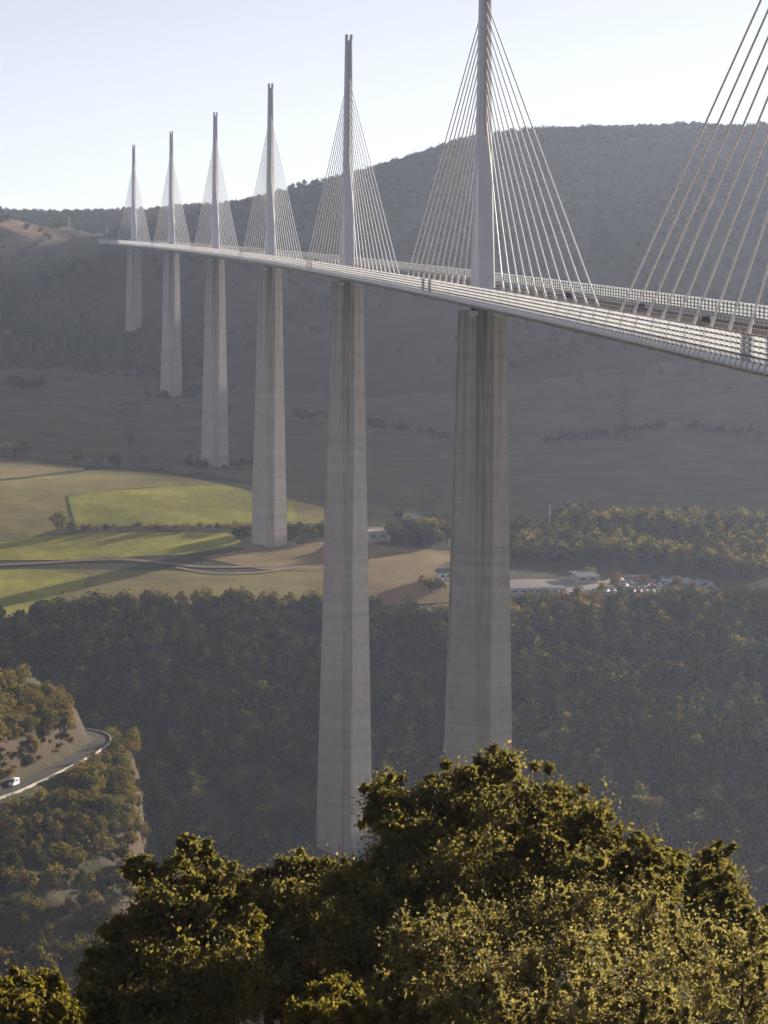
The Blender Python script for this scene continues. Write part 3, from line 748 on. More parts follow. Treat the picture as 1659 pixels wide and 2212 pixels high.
scatter([(1420, 1287), (1560, 1284), (1670, 1286), (1670, 1300), (1560, 1298), (1420, 1297)], 26, (3, 6), ['yellow', 'olive'], 'yellowish bush on the terrace edge below the car park', 'bushes on the terrace edge below the car park', False, 'bush', 2.5)
scatter([(1105, 1296), (1300, 1294), (1400, 1296), (1400, 1312), (1105, 1316)], 34, (3.5, 6.5), ['olive', 'dark', 'rust'], 'tree on the slope just below the low building', 'trees on the slope below the low building', False, mind=3)
scatter([(60, 1345), (200, 1316), (480, 1308), (690, 1312), (690, 1326), (480, 1324), (200, 1334), (60, 1362)], 62, (6, 10), ['olive', 'olive', 'dark', 'rust'], 'tree on the upper edge of the dark wood below the pasture', 'upper edge of the dark wood below the pasture', False, mind=3.5, mass='edge', share=.5)
tree(hit(505, 1318), 13, 'olive', 'tallest tree rising above the wood edge at the pasture', None, True)

# the woods: too many trees to count, one mass each, grown on points with the tree meshes above
def wood(name, P, hmin, hmax, keys, label, wide=(1.0, 1.4)):
    n = len(P); me = bpy.data.meshes.new(name); me.vertices.add(n); me.vertices.foreach_set('co', np.asarray(P, np.float32).ravel())
    h = rng.uniform(hmin, hmax, n); w = h * rng.uniform(*wide, n)
    for nm, typ, dat in (('scl', 'FLOAT_VECTOR', np.stack([w, w, h], -1)), ('rotz', 'FLOAT_VECTOR', np.stack([0 * h, 0 * h, rng.uniform(0, 6.28, n)], -1))):
        at_ = me.attributes.new(nm, typ, 'POINT'); at_.data.foreach_set('vector', dat.astype(np.float32).ravel())
    ia = me.attributes.new('pick', 'INT', 'POINT'); ia.data.foreach_set('value', rng.integers(0, len(keys), n).astype(np.int32))
    o = add(name, me); g = bpy.data.node_groups.new(name, 'GeometryNodeTree')
    g.interface.new_socket('Geometry', in_out='INPUT', socket_type='NodeSocketGeometry'); g.interface.new_socket('Geometry', in_out='OUTPUT', socket_type='NodeSocketGeometry')
    N = g.nodes.new; gi = N('NodeGroupInput'); go = N('NodeGroupOutput'); m2p = N('GeometryNodeMeshToPoints'); iop = N('GeometryNodeInstanceOnPoints'); jn = N('GeometryNodeJoinGeometry')
    g.links.new(gi.outputs[0], m2p.inputs['Mesh']); g.links.new(m2p.outputs[0], iop.inputs['Points'])
    for src in keys:
        oi = N('GeometryNodeObjectInfo'); oi.inputs['Object'].default_value = src; oi.transform_space = 'ORIGINAL'
        gt = N('GeometryNodeGeometryToInstance'); g.links.new(oi.outputs['Geometry'], gt.inputs[0]); g.links.new(gt.outputs[0], jn.inputs[0])
    g.links.new(jn.outputs[0], iop.inputs['Instance']); iop.inputs['Pick Instance'].default_value = True
    for nm, typ, sock in (('scl', 'FLOAT_VECTOR', 'Scale'), ('rotz', 'FLOAT_VECTOR', 'Rotation'), ('pick', 'INT', 'Instance Index')):
        na = N('GeometryNodeInputNamedAttribute'); na.data_type = typ; na.inputs[0].default_value = nm
        src = na.outputs['Attribute']
        if nm == 'rotz':
            e = N('FunctionNodeEulerToRotation'); g.links.new(src, e.inputs[0]); src = e.outputs[0]
        g.links.new(src, iop.inputs[sock])
    g.links.new(iop.outputs[0], go.inputs[0])
    md = o.modifiers.new('grow', 'NODES'); md.node_group = g
    o['kind'] = 'stuff'; o['label'] = label; return o
def protos(key, place, hgt, lab):
    out = []
    for q in range(3):
        X, Y = place[q]; o = add('tree', WM[key][q], None, hit(X, Y), q * 2.1, (hgt * 1.2, hgt * 1.2, hgt))
        tag(o, lab, 'tree', lab.replace('tree', 'trees')); out.append(o)
    return out
P_dark = protos('dark', ((150, 1420), (380, 1400), (600, 1395)), 8, 'tree in the top of the dark wood on the valley side')
P_olive = protos('olive', ((1150, 1340), (1200, 1370), (1260, 1350)), 7, 'pale tree in the top of the wood right of the second pier')
P_far = protos("far", ((700, 420), (1200, 420), (1500, 420)), 8, "tree high on the shaded hill behind the stay cables")

x, y = grid_pts(-200, -72, -20, 240, 5.3); s_ = road_sd(x, y)
th = np.interp(y, [55, 100], [34, 52]); kp = ((s_ > 9) | ((x > -93) & (y < 205))) & (rng.random(len(x)) < .85) & ~((s_ > th) & (s_ < th + 17) & (rng.random(len(x)) < .9))
MASS['spur'] += list(np.stack([x[kp], y[kp], gz(x[kp], y[kp])], -1))
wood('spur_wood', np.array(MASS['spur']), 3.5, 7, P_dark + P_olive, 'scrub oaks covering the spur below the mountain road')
for poly, st in (([(1105, 1150), (1250, 1160), (1400, 1180), (1665, 1215), (1665, 1255), (1400, 1224), (1240, 1213), (1105, 1224)], 150), ([(1470, 1160), (1665, 1165), (1665, 1228), (1560, 1205)], 110), ([(1205, 1128), (1665, 1140), (1665, 1165), (1400, 1160), (1205, 1150)], 70)):
    scatter(poly, st, (7, 10), ['olive'], '', None, False, mind=3.6, mass='terrace', share=1.1)
wood('terrace_wood', np.array(MASS['terrace']), 6.5, 11.5, P_olive + P_dark, 'sunlit woods on the terrace behind the car park')
wood('edge_wood', np.array(MASS['edge']), 6, 9, P_olive + P_dark, 'trees along the upper edge of the valley-side wood')
edge = polyline(H((-60, 1340), (0, 1340), (60, 1338), (200, 1326), (400, 1320), (560, 1322), (690, 1324), (800, 1332), (900, 1340), (975, 1340), (1100, 1318), (1250, 1312), (1400, 1310), (1560, 1304), (1700, 1304)), 200)
def az_of(x, y): return np.degrees(np.arctan2(x - CAM[0], y - CAM[1]))
x, y = grid_pts(-220, 420, 262, 640, 4.6)
ed = edge[np.argsort(edge[:, 0])]; lim = np.interp(x, ed[:, 0], ed[:, 1])
keep = (y < lim) & (az_of(x, y) > -4.5) & (az_of(x, y) < 16.5)
for i in (3,): keep &= np.hypot(x - axis(342)[0], y - 342) > 17
keep &= rng.random(len(x)) < np.where(y < 345, .55, .92) * np.where(vnoise(x / 26, y / 26, 66) > .74, .35, 1)
x, y = x[keep], y[keep]
pale = ((vnoise(x / 40, y / 40, 61) > .62) & (x > -15)) | (rng.random(len(x)) < .03) | ((x > 60) & (x < 200) & (y > 430) & (rng.random(len(x)) < .25))  # paler foliage, mostly on the right, stands in for sunlit crowns
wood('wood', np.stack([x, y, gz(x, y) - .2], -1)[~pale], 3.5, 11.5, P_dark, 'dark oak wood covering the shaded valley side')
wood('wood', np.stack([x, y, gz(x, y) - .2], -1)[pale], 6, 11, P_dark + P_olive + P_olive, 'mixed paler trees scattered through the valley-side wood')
# hillside woods and scrub behind the bridge
x, y = grid_pts(-420, 760, 1000, 2820, 8.6)
a_ = az_of(x, y); z = gz(x, y)
keep = (a_ > -4.2) & (a_ < 16.2)
dn = vnoise(x / 130, y / 130, 71) * .6 + vnoise(x / 45, y / 45, 72) * .4
low = np.clip((z + 60) / 55, 0, 1) * np.clip((y - 1080) / 250, 0, 1)
pr = np.clip((dn - .40) * 3.2, 0, 1) * .75 * low + .55 * np.clip((z - 25) / 60, 0, 1) + .0015
road_gap = np.abs(x - K * y * y / 2) < 30
pr = np.where((x < 0) & (y > 1420) & (z < 45), np.maximum(pr, .62), pr)
keep &= (rng.random(len(x)) < pr) & ~(road_gap & (y > 1640) & (y < 2150)) & (np.hypot(x + 46, y - 1368) > 20)
brown = (x < -130) & (y > 1840) & (y < 1990)
keep &= ~(brown & (rng.random(len(x)) < .85))
x, y, z = x[keep], y[keep], z[keep]
for i in (5, 6, 7):                                 # scrub around the far pier feet
    c_ = axis(pier_s(i)); th_ = rng.uniform(0, 6.28, 16); rr_ = rng.uniform(11, 26, 16); px_ = c_[0] + rr_ * np.cos(th_); py_ = c_[1] + rr_ * np.sin(th_)
    x = np.r_[x, px_]; y = np.r_[y, py_]; z = np.r_[z, gz(px_, py_) - 1.5]
for ln in (((640, 905), (760, 915), (900, 938), (985, 962)), ((1100, 800), (1200, 765), (1330, 722)), ((-10, 772), (120, 792), (260, 762)), ((1180, 960), (1400, 930), (1640, 945)), ((20, 830), (60, 842), (90, 835))):
    pl = polyline(H(*ln), 60); pl = pl[rng.random(60) < .6] + rng.normal(size=(1, 2)); x = np.r_[x, pl[:, 0]]; y = np.r_[y, pl[:, 1]]; z = np.r_[z, gz(pl[:, 0], pl[:, 1])]
wood('hillside_wood', np.stack([x, y, z - .3], -1), 4.5, 8.5, P_far, 'hazy woods and scrub on the shaded hill behind the bridge', (1.0, 1.7))
# the near slope between the foreground trees and the valley floor
x, y = grid_pts(-330, 330, -560, 250, 7.0)
keep = (az_of(x, y) > -9) & (az_of(x, y) < 22) & (np.hypot(x - axis(-342)[0], y + 342) > 16) & (np.hypot(x, y) > 18) & (np.hypot(x + 94, y + 649) > 95)
s_ = road_sd(x, y); keep &= ~((x < -70) & (y > 10)) & (rng.random(len(x)) < .8)
x, y = x[keep], y[keep]
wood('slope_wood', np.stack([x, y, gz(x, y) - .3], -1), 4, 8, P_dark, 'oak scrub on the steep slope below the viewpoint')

# ----------------------------------------------------------------------------- buildings on the terrace
def spot(X0, X1, Y):                               # a rectangle's front corners from two ground points
    a, b = hit(X0, Y), hit(X1, Y); return a, b
def building(name, label, cat, a, b, depth, hgt, roofkind='flat', wallm=M_wall, roofm=M_roof, windows=4, sink=2.0, door=True):
    a = np.array(a); b = np.array(b); L = np.linalg.norm((b - a)[:2]); ang = math.atan2(b[1] - a[1], b[0] - a[0])
    z0 = min(a[2], b[2], float(gz(*((a + b) / 2)[:2]))) + .4
    o = bpy.data.objects.new(name, None); COL.objects.link(o); o.location = (a[0], a[1], z0); o.rotation_euler = (0, 0, ang); tag(o, label, cat)
    mb = MB(); mb.box((L / 2, depth / 2, hgt / 2 - sink / 2), (L / 2, depth / 2, hgt / 2 + sink / 2)); w = add('wall', mb.mesh('wall', [wallm]), o)
    mb = MB()
    if roofkind == 'flat': mb.box((L / 2, depth / 2, hgt + .18), (L / 2 + .4, depth / 2 + .4, .2))
    elif roofkind == 'mono':
        mb.poly([(-.5, -.6, hgt + .1), (L + .5, -.6, hgt + .1), (L + .5, depth + .5, hgt + 1.6), (-.5, depth + .5, hgt + 1.6),
                 (-.5, -.6, hgt + .4), (L + .5, -.6, hgt + .4), (L + .5, depth + .5, hgt + 1.9), (-.5, depth + .5, hgt + 1.9)],
                [(3, 2, 1, 0), (4, 5, 6, 7), (0, 1, 5, 4), (1, 2, 6, 5), (2, 3, 7, 6), (3, 0, 4, 7)])
    else:
        r = depth * .32
        mb.poly([(-.4, -.5, hgt), (L + .4, -.5, hgt), (L + .4, depth + .5, hgt), (-.4, depth + .5, hgt), (-.4, depth / 2, hgt + r), (L + .4, depth / 2, hgt + r)],
                [(0, 1, 5, 4), (2, 3, 4, 5), (0, 4, 3), (1, 2, 5), (3, 2, 1, 0)])
    rf = add('roof', mb.mesh('roof', [roofm]), o)
    if roofkind != 'gable':
        mb = MB(); mb.box((L / 2, -.55 if roofkind == 'mono' else -.42, hgt + .22), (L / 2 + .45, .06, .26)); add('fascia', mb.mesh('fascia', [M_white]), rf)
    for k in range(windows):
        xc = L * (k + .5) / windows; ww = L / windows * .32
        mb = MB(); mb.box((xc, -.04, hgt * .58), (ww, .06, hgt * .20)); wd = add('window', mb.mesh('window', [M_white]), o)
        mb = MB(); mb.box((xc, -.11, hgt * .58), (ww * .86, .02, hgt * .16)); add('pane', mb.mesh('pane', [M_glass]), wd)
    if door:
        mb = MB(); mb.box((L * .5 / max(1, windows) * 2, -.05, 1.05), (.55, .06, 1.05)); add('door', mb.mesh('door', [M_galv]), o)
    return o
building('low_building', 'long low pale building with flat roof beside the second pier', 'building', *spot(1104, 1172, 1289), 9, 3.2, windows=4)
building('low_building', 'white low annexe at the right end of the long flat building', 'building', *spot(1176, 1222, 1289), 8, 3.6, wallm=M_white, windows=3)
building('shed', 'grey-roofed shed with a white edge left of the car park', 'shed', *spot(1248, 1292, 1262), 10, 3.4, 'mono', windows=2)
building('cottage', 'small white-fronted house just left of the second pier', 'house', *spot(950, 976, 1256), 7, 3.6, 'gable', M_white, M_roof, 2)
building('ramp_building', 'pale concrete ramp building at the right of the third pier', 'building', *spot(796, 838, 1172), 9, 5.0, 'flat', M_wall, M_wall, 2)  # concrete ramp structure, simplified to a flat-roofed block
building('toll_hut', 'pale hut at the far end of the viaduct', 'hut', gp(-118, 1962), gp(-100, 1964), 8, 4.0, 'flat', M_white, M_roof, 2)
building('toll_hut', 'second pale hut left of the far end of the viaduct', 'hut', gp(-150, 1968), gp(-126, 1970), 8, 3.6, 'flat', M_white, M_roof, 2)

# lattice handrail beside the ramp building, and a light mast behind the woods
p = hit(1187, 1146); o = bpy.data.objects.new('light_mast', None); COL.objects.link(o); o.location = p
tag(o, 'tall pale light mast above the trees right of the second pier', 'mast')
mb = MB(); mb.tube((0, 0, -1), (0, 0, 14.5), .26, .16, 8); add('pole', mb.mesh('pole', [M_white]), o)
mb = MB(); mb.box((0, 0, 14.9), (.8, .35, .45)); add('lamp_head', mb.mesh('lamp_head', [M_dark]), o)
for k, (x_, y_, h_, lab) in enumerate(((-96, 1972, 13, 'grey light mast at the far bridge end, the right one of two'), (-134, 1978, 12, 'grey light mast at the far bridge end, the left one of two'))):
    o = bpy.data.objects.new('light_mast', None); COL.objects.link(o); o.location = gp(x_, y_); tag(o, lab, 'mast')
    mb = MB(); mb.tube((0, 0, -1), (0, 0, h_), .3, .2, 8); add('pole', mb.mesh('pole', [M_galv]), o)
    mb = MB(); mb.box((.6, 0, h_), (.9, .2, .15)); add('lamp_head', mb.mesh('lamp_head', [M_galv]), o)

# ----------------------------------------------------------------------------- vehicles
def rrect(y, z0, z1, w, c=.12):
    c = min(c, (z1 - z0) * .35)
    return [(-w + c, y, z0), (w - c, y, z0), (w, y, z0 + c), (w, y, z1 - c), (w - c * 1.6, y, z1), (-w + c * 1.6, y, z1), (-w, y, z1 - c), (-w, y, z0 + c)]
_paint = {}
def paint(col):
    if col not in _paint:
        m, t, o = new_mat('car_paint'); b = princ(t, o, col, .5, .4); b.inputs['Coat Weight'].default_value = .15; _paint[col] = m
    return _paint[col]
def vehicle(name, label, cat, loc, heading, col, kind='car', group=None, pitch=0.0):
    o = bpy.data.objects.new(name, None); COL.objects.link(o); o.location = tuple(loc); o.rotation_euler = (pitch, 0, heading); tag(o, label, cat, group)
    L, Wd = (4.3, .88) if kind == 'car' else (5.2, .98)
    mb = MB()
    if kind == 'car':
        mb.loft([rrect(-2.15, .38, .78, .70), rrect(-2.05, .28, .92, .82), rrect(-1.5, .22, .98, Wd), rrect(.9, .22, .95, Wd), rrect(1.75, .25, .82, .84), rrect(2.12, .34, .66, .72)])
    else:
        mb.loft([rrect(-2.6, .35, 2.05, .88), rrect(-2.5, .3, 2.15, Wd), rrect(.7, .3, 2.15, Wd), rrect(1.5, .3, 1.35, Wd), rrect(2.35, .3, 1.1, .93), rrect(2.6, .38, .9, .82)])
    add('body', mb.mesh('body', [paint(col)], True), o)
    if kind == 'car':
        mb = MB(); mb.loft([[(x, y, z) for x, y, z in rrect(-1.95, .86, .93, .70)], rrect(-1.55, .9, 1.42, .66), rrect(.15, .9, 1.45, .66), rrect(.95, .88, .95, .72)]); add('window', mb.mesh('window', [M_glass], True), o)
        mb = MB(); mb.loft([rrect(-1.5, 1.38, 1.44, .62, .03), rrect(-.7, 1.42, 1.50, .64, .03), rrect(.1, 1.40, 1.47, .62, .03)]); add('roof', mb.mesh('roof', [paint(col)], True), o)
    else:
        mb = MB(); mb.poly([(-.8, .78, 2.05), (.8, .78, 2.05), (.86, 1.5, 1.42), (-.86, 1.5, 1.42), (-.8, .72, 1.95), (.8, .72, 1.95), (.86, 1.44, 1.36), (-.86, 1.44, 1.36)], [(3, 2, 1, 0), (4, 5, 6, 7), (0, 1, 5, 4), (2, 3, 7, 6), (1, 2, 6, 5), (3, 0, 4, 7)]); add('windscreen', mb.mesh('windscreen', [M_glass]), o)
        for sx in (-1, 1):
            mb = MB(); mb.box((sx * (Wd + .005), -.7, 1.62), (.02, 1.5, .24)); add('window', mb.mesh('window', [M_glass]), o)
    for sx in (-1, 1):
        for y in (-1.32, 1.32):
            mb = MB(); mb.tube((sx * (Wd - .2), y, .33), (sx * (Wd + .02), y, .33), .33, .33, 12); w = add('wheel', mb.mesh('wheel', [M_dark]), o)
            mb = MB(); mb.tube((sx * (Wd + .0), y, .33), (sx * (Wd + .035), y, .33), .2, .19, 10); add('rim', mb.mesh('rim', [M_galv]), w)
        ye = -L / 2; mb = MB(); mb.box((sx * (Wd - .2), ye + .02, .78), (.13, .06, .10)); add('tail_light', mb.mesh('tail_light', [M_tail]), o)
        mb = MB(); mb.box((sx * (Wd - .24), L / 2 - .1, .66), (.14, .06, .07)); add('headlight', mb.mesh('headlight', [M_white]), o)
    return o
M_tail = plain('tail_red', (.30, .015, .012), .3, .5)
def s_for(X, lat, z=.8):                           # chainage at which a point on the deck is seen at photo column X
    lo, hi = -420.0, 1800.0
    for _ in range(60):
        m = (lo + hi) / 2
        if project(dp(m, lat, z))[0] > X: lo = m
        else: hi = m
    return (lo + hi) / 2
for X, lat, col, lab in ((1225, 7.9, (.03, .03, .035), 'small black car driving away, farthest of three right of the second pylon'),
                         (1382, 7.9, (.20, .24, .25), 'grey car driving along the viaduct, the middle one of three'),
                         (1521, 4.3, (.05, .055, .075), 'dark blue car on the viaduct, the nearest one at the right'),
                         (682, 7.9, (.06, .05, .05), 'tiny dark car on the viaduct between the third and fourth pylons')):
    s = s_for(X, lat); vehicle('car', lab, 'car', dp(s, lat, .06), math.atan(-K * s), col, pitch=math.atan(SL))
q = hit(47, 1702); j = int(np.argmin(np.hypot(*(ROADD - q[:2]).T))); T = ROADD[j] - ROADD[j + 1]
vehicle('van', 'white van driving on the mountain road round the spur', 'van', (ROADD[j][0] - 1.2, ROADD[j][1] + .6, -150.87), math.atan2(-T[0], T[1]), (.82, .82, .83), 'van')

def small_car_mesh(col):
    mb = MB()
    mb.loft([rrect(-2.1, .2, .85, .78), rrect(-1.5, .15, .98, .88), rrect(.9, .15, .95, .88), rrect(2.1, .25, .68, .76)], 0)
    mb.loft([rrect(-1.9, .9, .95, .7), rrect(-1.4, .9, 1.40, .66), rrect(.15, .9, 1.42, .66), rrect(.95, .88, .95, .72)], 1)
    mb.loft([rrect(-1.35, 1.38, 1.46, .6, .03), rrect(.1, 1.38, 1.48, .6, .03)], 0)
    for sx in (-1, 1):
        for y in (-1.3, 1.3): mb.tube((sx * .7, y, .32), (sx * .9, y, .32), .32, .32, 8, 2)
    return mb.mesh('parked_car', [paint(col), M_glass, M_dark], True)
SM = {'white': small_car_mesh((.78, .78, .77)), 'silver': small_car_mesh((.45, .46, .48)), 'dark': small_car_mesh((.04, .042, .05)), 'red': small_car_mesh((.32, .03, .025))}
A = polyline(H((1352, 1251), (1450, 1251), (1535, 1264)), 16); Bq = polyline(H((1280, 1281), (1400, 1284), (1545, 1278)), 20)
for row, (u, n) in enumerate(((.02, 22), (.22, 22), (.42, 22), (.60, 22), (.80, 22), (.98, 20))):
    for k in range(n):
        if rng.random() < .22: continue
        t_ = (k + .5) / n; pa = A[int(t_ * 15)] * (1 - (t_ * 15) % 1) + A[min(15, int(t_ * 15) + 1)] * ((t_ * 15) % 1); pb = Bq[min(19, int(t_ * 19))]
        p2 = pa * (1 - u) + pb * u; c = ['white', 'silver', 'dark', 'white', 'silver', 'white', 'silver', 'dark', 'red'][int(rng.integers(0, 9))]
        o = add('parked_car', SM[c], None, (p2[0], p2[1], float(gz(*p2)) + .46), math.pi / 2 + rng.uniform(-.1, .1) + (.9 if row % 2 else .5))
        tag(o, {'white': 'white', 'silver': 'silver grey', 'dark': 'dark', 'red': 'red'}[c] + ' car parked in the car park on the terrace', 'car', c + ' cars in the car park')
for X, Y, c, lab in ((1232, 1288, 'white', 'white car parked at the end of the low annexe'), (1246, 1289, 'silver', 'silver car parked nearest the low annexe, second in line')):
    p = hit(X, Y); tag(add('parked_car', SM[c], None, (p[0], p[1], p[2] + .36), 1.2), lab, 'car')

# ----------------------------------------------------------------------------- foreground oaks and shrubs, leaf by leaf
def leaf_mat(name, cols, transl, gloss, rough):
    m, t, o = new_mat(name)
    a = t.nodes.new('ShaderNodeAttribute'); a.attribute_name = 'leaf'
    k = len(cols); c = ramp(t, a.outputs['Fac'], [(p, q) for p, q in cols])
    d = t.nodes.new('ShaderNodeBsdfDiffuse'); tr = t.nodes.new('ShaderNodeBsdfTranslucent'); g = t.nodes.new('ShaderNodeBsdfGlossy')
    t.links.new(c, d.inputs[0]); t.links.new(mixc(t, 1.0, c, (1.52, 1.43, .84), 'MULTIPLY'), tr.inputs[0]); g.inputs['Roughness'].default_value = rough
    m1 = t.nodes.new('ShaderNodeMixShader'); m1.inputs[0].default_value = transl; m2 = t.nodes.new('ShaderNodeMixShader'); m2.inputs[0].default_value = gloss
    t.links.new(d.outputs[0], m1.inputs[1]); t.links.new(tr.outputs[0], m1.inputs[2]); t.links.new(m1.outputs[0], m2.inputs[1]); t.links.new(g.outputs[0], m2.inputs[2])
    t.links.new(m2.outputs[0], o.inputs[0]); return m
L_oak = leaf_mat('oak_leaves', [(.0, (.078, .074, .026)), (.45, (.140, .122, .042)), (.8, (.205, .170, .058)), (.96, (.25, .185, .075)), (.985, (.36, .22, .15))], .58, .022, .6)
L_gold = leaf_mat('golden_oak_leaves', [(.0, (.085, .076, .018)), (.5, (.155, .130, .026)), (.9, (.23, .185, .04)), (.985, (.32, .20, .09))], .58, .022, .6)
L_shrub = leaf_mat('shrub_leaves', [(.0, (.130, .118, .054)), (.5, (.210, .182, .082)), (.9, (.28, .235, .105)), (.985, (.42, .30, .20))], .58, .03, .6)

def leaves(lobes, dens, ll, seed, spiky=0.0, clump=24, csig=.13, inner=14):
    r = np.random.default_rng(seed); L = np.array(lobes, float); V = []
    ncl = np.maximum(1, np.round(dens * L[:, 3] ** 2 / clump)).astype(int)
    k = np.repeat(np.arange(len(L)), ncl); n = len(k)
    d = r.normal(size=(n, 3)); d /= np.linalg.norm(d, axis=1)[:, None]
    rad = L[k, 3] * (1.0 - .42 * r.random(n) ** 1.6) * (1 + .10 * r.normal(size=n))
    C = L[k, :3] + d * rad[:, None] * np.array([1, 1, .92])
    ins = np.zeros(n, bool)
    for j in range(len(L)):
        ins |= (np.linalg.norm((C - L[j, :3]), axis=1) < L[j, 3] * .45) & (k != j)
    kk = k[~ins]; C, d = C[~ins], d[~ins]; n = len(C)
    cr = r.random(n)                                # each clump of leaves has its own tone
    m = r.integers(int(clump * .6), int(clump * 1.4), n); idx = np.repeat(np.arange(n), m); N = len(idx)
    off = r.normal(size=(N, 3)) * np.minimum(csig, L[kk, 3] * .8 + .01)[idx][:, None]
    if spiky: off += (d[idx] * .5 + np.array([0, 0, .8])) * (r.random(N)[:, None] ** 1.5) * spiky
    P = C[idx] + off
    nr = d[idx] * .6 + r.normal(size=(N, 3)) * .8 + np.array([0, 0, .35]); nr /= np.linalg.norm(nr, axis=1)[:, None]
    u = np.cross(nr, r.normal(size=(N, 3))); u /= np.linalg.norm(u, axis=1)[:, None]; v = np.cross(nr, u)
    a = ll * r.uniform(.4, 1.35, N)[:, None]; b = a * r.uniform(.24, .42, N)[:, None]
    V = np.stack([P - u * a * .5, P - v * b + nr * a * .10, P + u * a * .5, P + v * b + nr * a * .10], 1).reshape(-1, 3)
    lf = np.clip(.55 * cr[idx] + .45 * r.random(N) + .04 * r.normal(size=N), 0, 1); lf = np.where(r.random(N) < .012, .99, lf * .95)
    # larger, darker inner leaves added to close the crown and block light
    k2 = np.repeat(np.arange(len(L)), np.maximum(10, (inner * L[:, 3] ** 2)).astype(int)); n2 = len(k2)
    d2 = r.normal(size=(n2, 3)); d2 /= np.linalg.norm(d2, axis=1)[:, None]; P2 = L[k2, :3] + d2 * (L[k2, 3] * r.uniform(.2, .72, n2))[:, None]
    nr2 = r.normal(size=(n2, 3)); nr2 /= np.linalg.norm(nr2, axis=1)[:, None]; u2 = np.cross(nr2, r.normal(size=(n2, 3))); u2 /= np.linalg.norm(u2, axis=1)[:, None]; v2 = np.cross(nr2, u2); a2 = ll * 1.7
    V2 = np.stack([P2 - u2 * a2, P2 - v2 * a2 * .6, P2 + u2 * a2, P2 + v2 * a2 * .6], 1).reshape(-1, 3)
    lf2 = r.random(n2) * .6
    V = np.r_[V, V2]; return V, np.arange(len(V)).reshape(-1, 4), np.r_[lf, lf2].astype(np.float32)

def big_tree(name, label, cat, d, lobes_px, mat, dens, ll, seed, spiky=0.0, csig=.16, group=None, lean=.022):
    r = random.Random(seed); px = d / FPX; lobes = []; ytop = min(q[1] for q in lobes_px)
    for X, Y, R in lobes_px:                        # lower boughs stand nearer: the crown is a dome, not a wall
        dd = d + 3 - (Y - ytop) * lean + r.uniform(-.5, .5) * R * px; p = at(X, Y, dd); lobes.append((p[0], p[1], p[2], R * dd / FPX))
    back = []                                       # the far side of the crown
    for (x, y, z, R), (X, Y, Rp) in zip(lobes, lobes_px):
        if Rp > 85 and not spiky: q = at(X, Y + 12, d + 3 - (Y - ytop) * lean + Rp * px * 1.1); back.append((*q, R * .8))
    Lb = np.array(lobes + back); g_ = np.random.default_rng(seed + 50); sub = []
    for x, y, z, R in Lb:                           # break each bough into knobbly sprays
        for q in range(34):
            v_ = g_.normal(size=3); v_ /= np.linalg.norm(v_); f_ = g_.uniform(.2, 1.0)
            sub.append((x + v_[0] * R * f_, y + v_[1] * R * f_, z + v_[2] * R * f_, R * g_.uniform(.20, .36)))
        for q in range(12):                         # sprays that stick out of the outline
            v_ = g_.normal(size=3) + np.array([0, 0, .5]); v_ /= np.linalg.norm(v_); f_ = g_.uniform(.85, 1.22)
            sub.append((x + v_[0] * R * f_, y + v_[1] * R * f_, z + v_[2] * R * f_, R * g_.uniform(.09, .19)))
    if spiky > .2:                                  # upright shoots above the shrub
        for q in range(40):
            x, y, z, R = Lb[g_.integers(0, len(Lb))]; v_ = g_.normal(size=3) * [1, 1, .5] + [0, 0, .8]; v_ /= np.linalg.norm(v_)
            p0 = np.array([x, y, z]) + v_ * R * .9; dr = np.array([g_.normal() * .5 - .25, g_.normal() * .4, 1.0]); ln = g_.uniform(.2, .6)
            for w_ in np.linspace(0, 1, 4): sub.append((*(p0 + dr * ln * w_), .035 - .015 * w_))
    Ls = np.array(sub); Lc = Lb; cx, cy = np.average(Lc[:, 0], weights=Lc[:, 3]), np.average(Lc[:, 1], weights=Lc[:, 3])
    base = np.array([cx, cy, float(gz(cx, cy)) - .2]); top = Lc[:, 2].max()
    o = bpy.data.objects.new(name, None); COL.objects.link(o); o.location = base; tag(o, label, cat, group)
    V, Fq, lf = leaves(Ls, dens, ll, seed, spiky, 14, csig)
    me = mesh_np('crown', V - base, Fq, [mat]); at_ = me.attributes.new('leaf', 'FLOAT', 'FACE'); at_.data.foreach_set('value', lf)
    add('crown', me, o)
    fork = base * [1, 1, 0] + [0, 0, base[2] + .45 * (np.median(Lc[:, 2]) - base[2])]
    h = top - base[2]; mb = MB(); mid = (base + fork) / 2 + np.array([.12, .1, 0]); rr = .022 * h + .05
    mb.tube(base - base - [0, 0, .4], mid - base, rr * 1.25, rr, 9); mb.tube(mid - base, fork - base, rr, rr * .8, 9); add('trunk', mb.mesh('trunk', [M_bark], True), o)
    mb = MB()
    for q in range(160):                            # bare twig ends poking out of the crown
        x, y, z, R = Ls[g_.integers(0, len(Ls))]; v_ = g_.normal(size=3) + np.array([0, 0, .9]); v_ /= np.linalg.norm(v_); p0 = np.array([x, y, z]) - base; ln = g_.uniform(.25, .6)
        mb.tube(p0 - v_ * .2, p0 + v_ * (R + ln * .5), .010, .004, 3, caps=False)
    tw = add('twigs', mb.mesh('twigs', [M_bark]), o); tw['kind'] = 'stuff'
    for x, y, z, R in Lc[np.argsort(-Lc[:, 3])][:14]:
        e = np.array([x, y, z]); m_ = fork * .45 + e * .55 + np.array([r.uniform(-.3, .3), r.uniform(-.3, .3), .25]); mb = MB()
        mb.tube(fork - base, m_ - base, rr * .5, rr * .3, 7); mb.tube(m_ - base, e - base, rr * .3, rr * .12, 6)
        for q in range(5):
            t_ = e + np.array([r.uniform(-1, 1), r.uniform(-1, 1), r.uniform(.1, 1)]) * R * .95; mb.tube(e - base, t_ - base, rr * .12, .006, 4)
        add('branch', mb.mesh('branch', [M_bark], True), o)
    return o
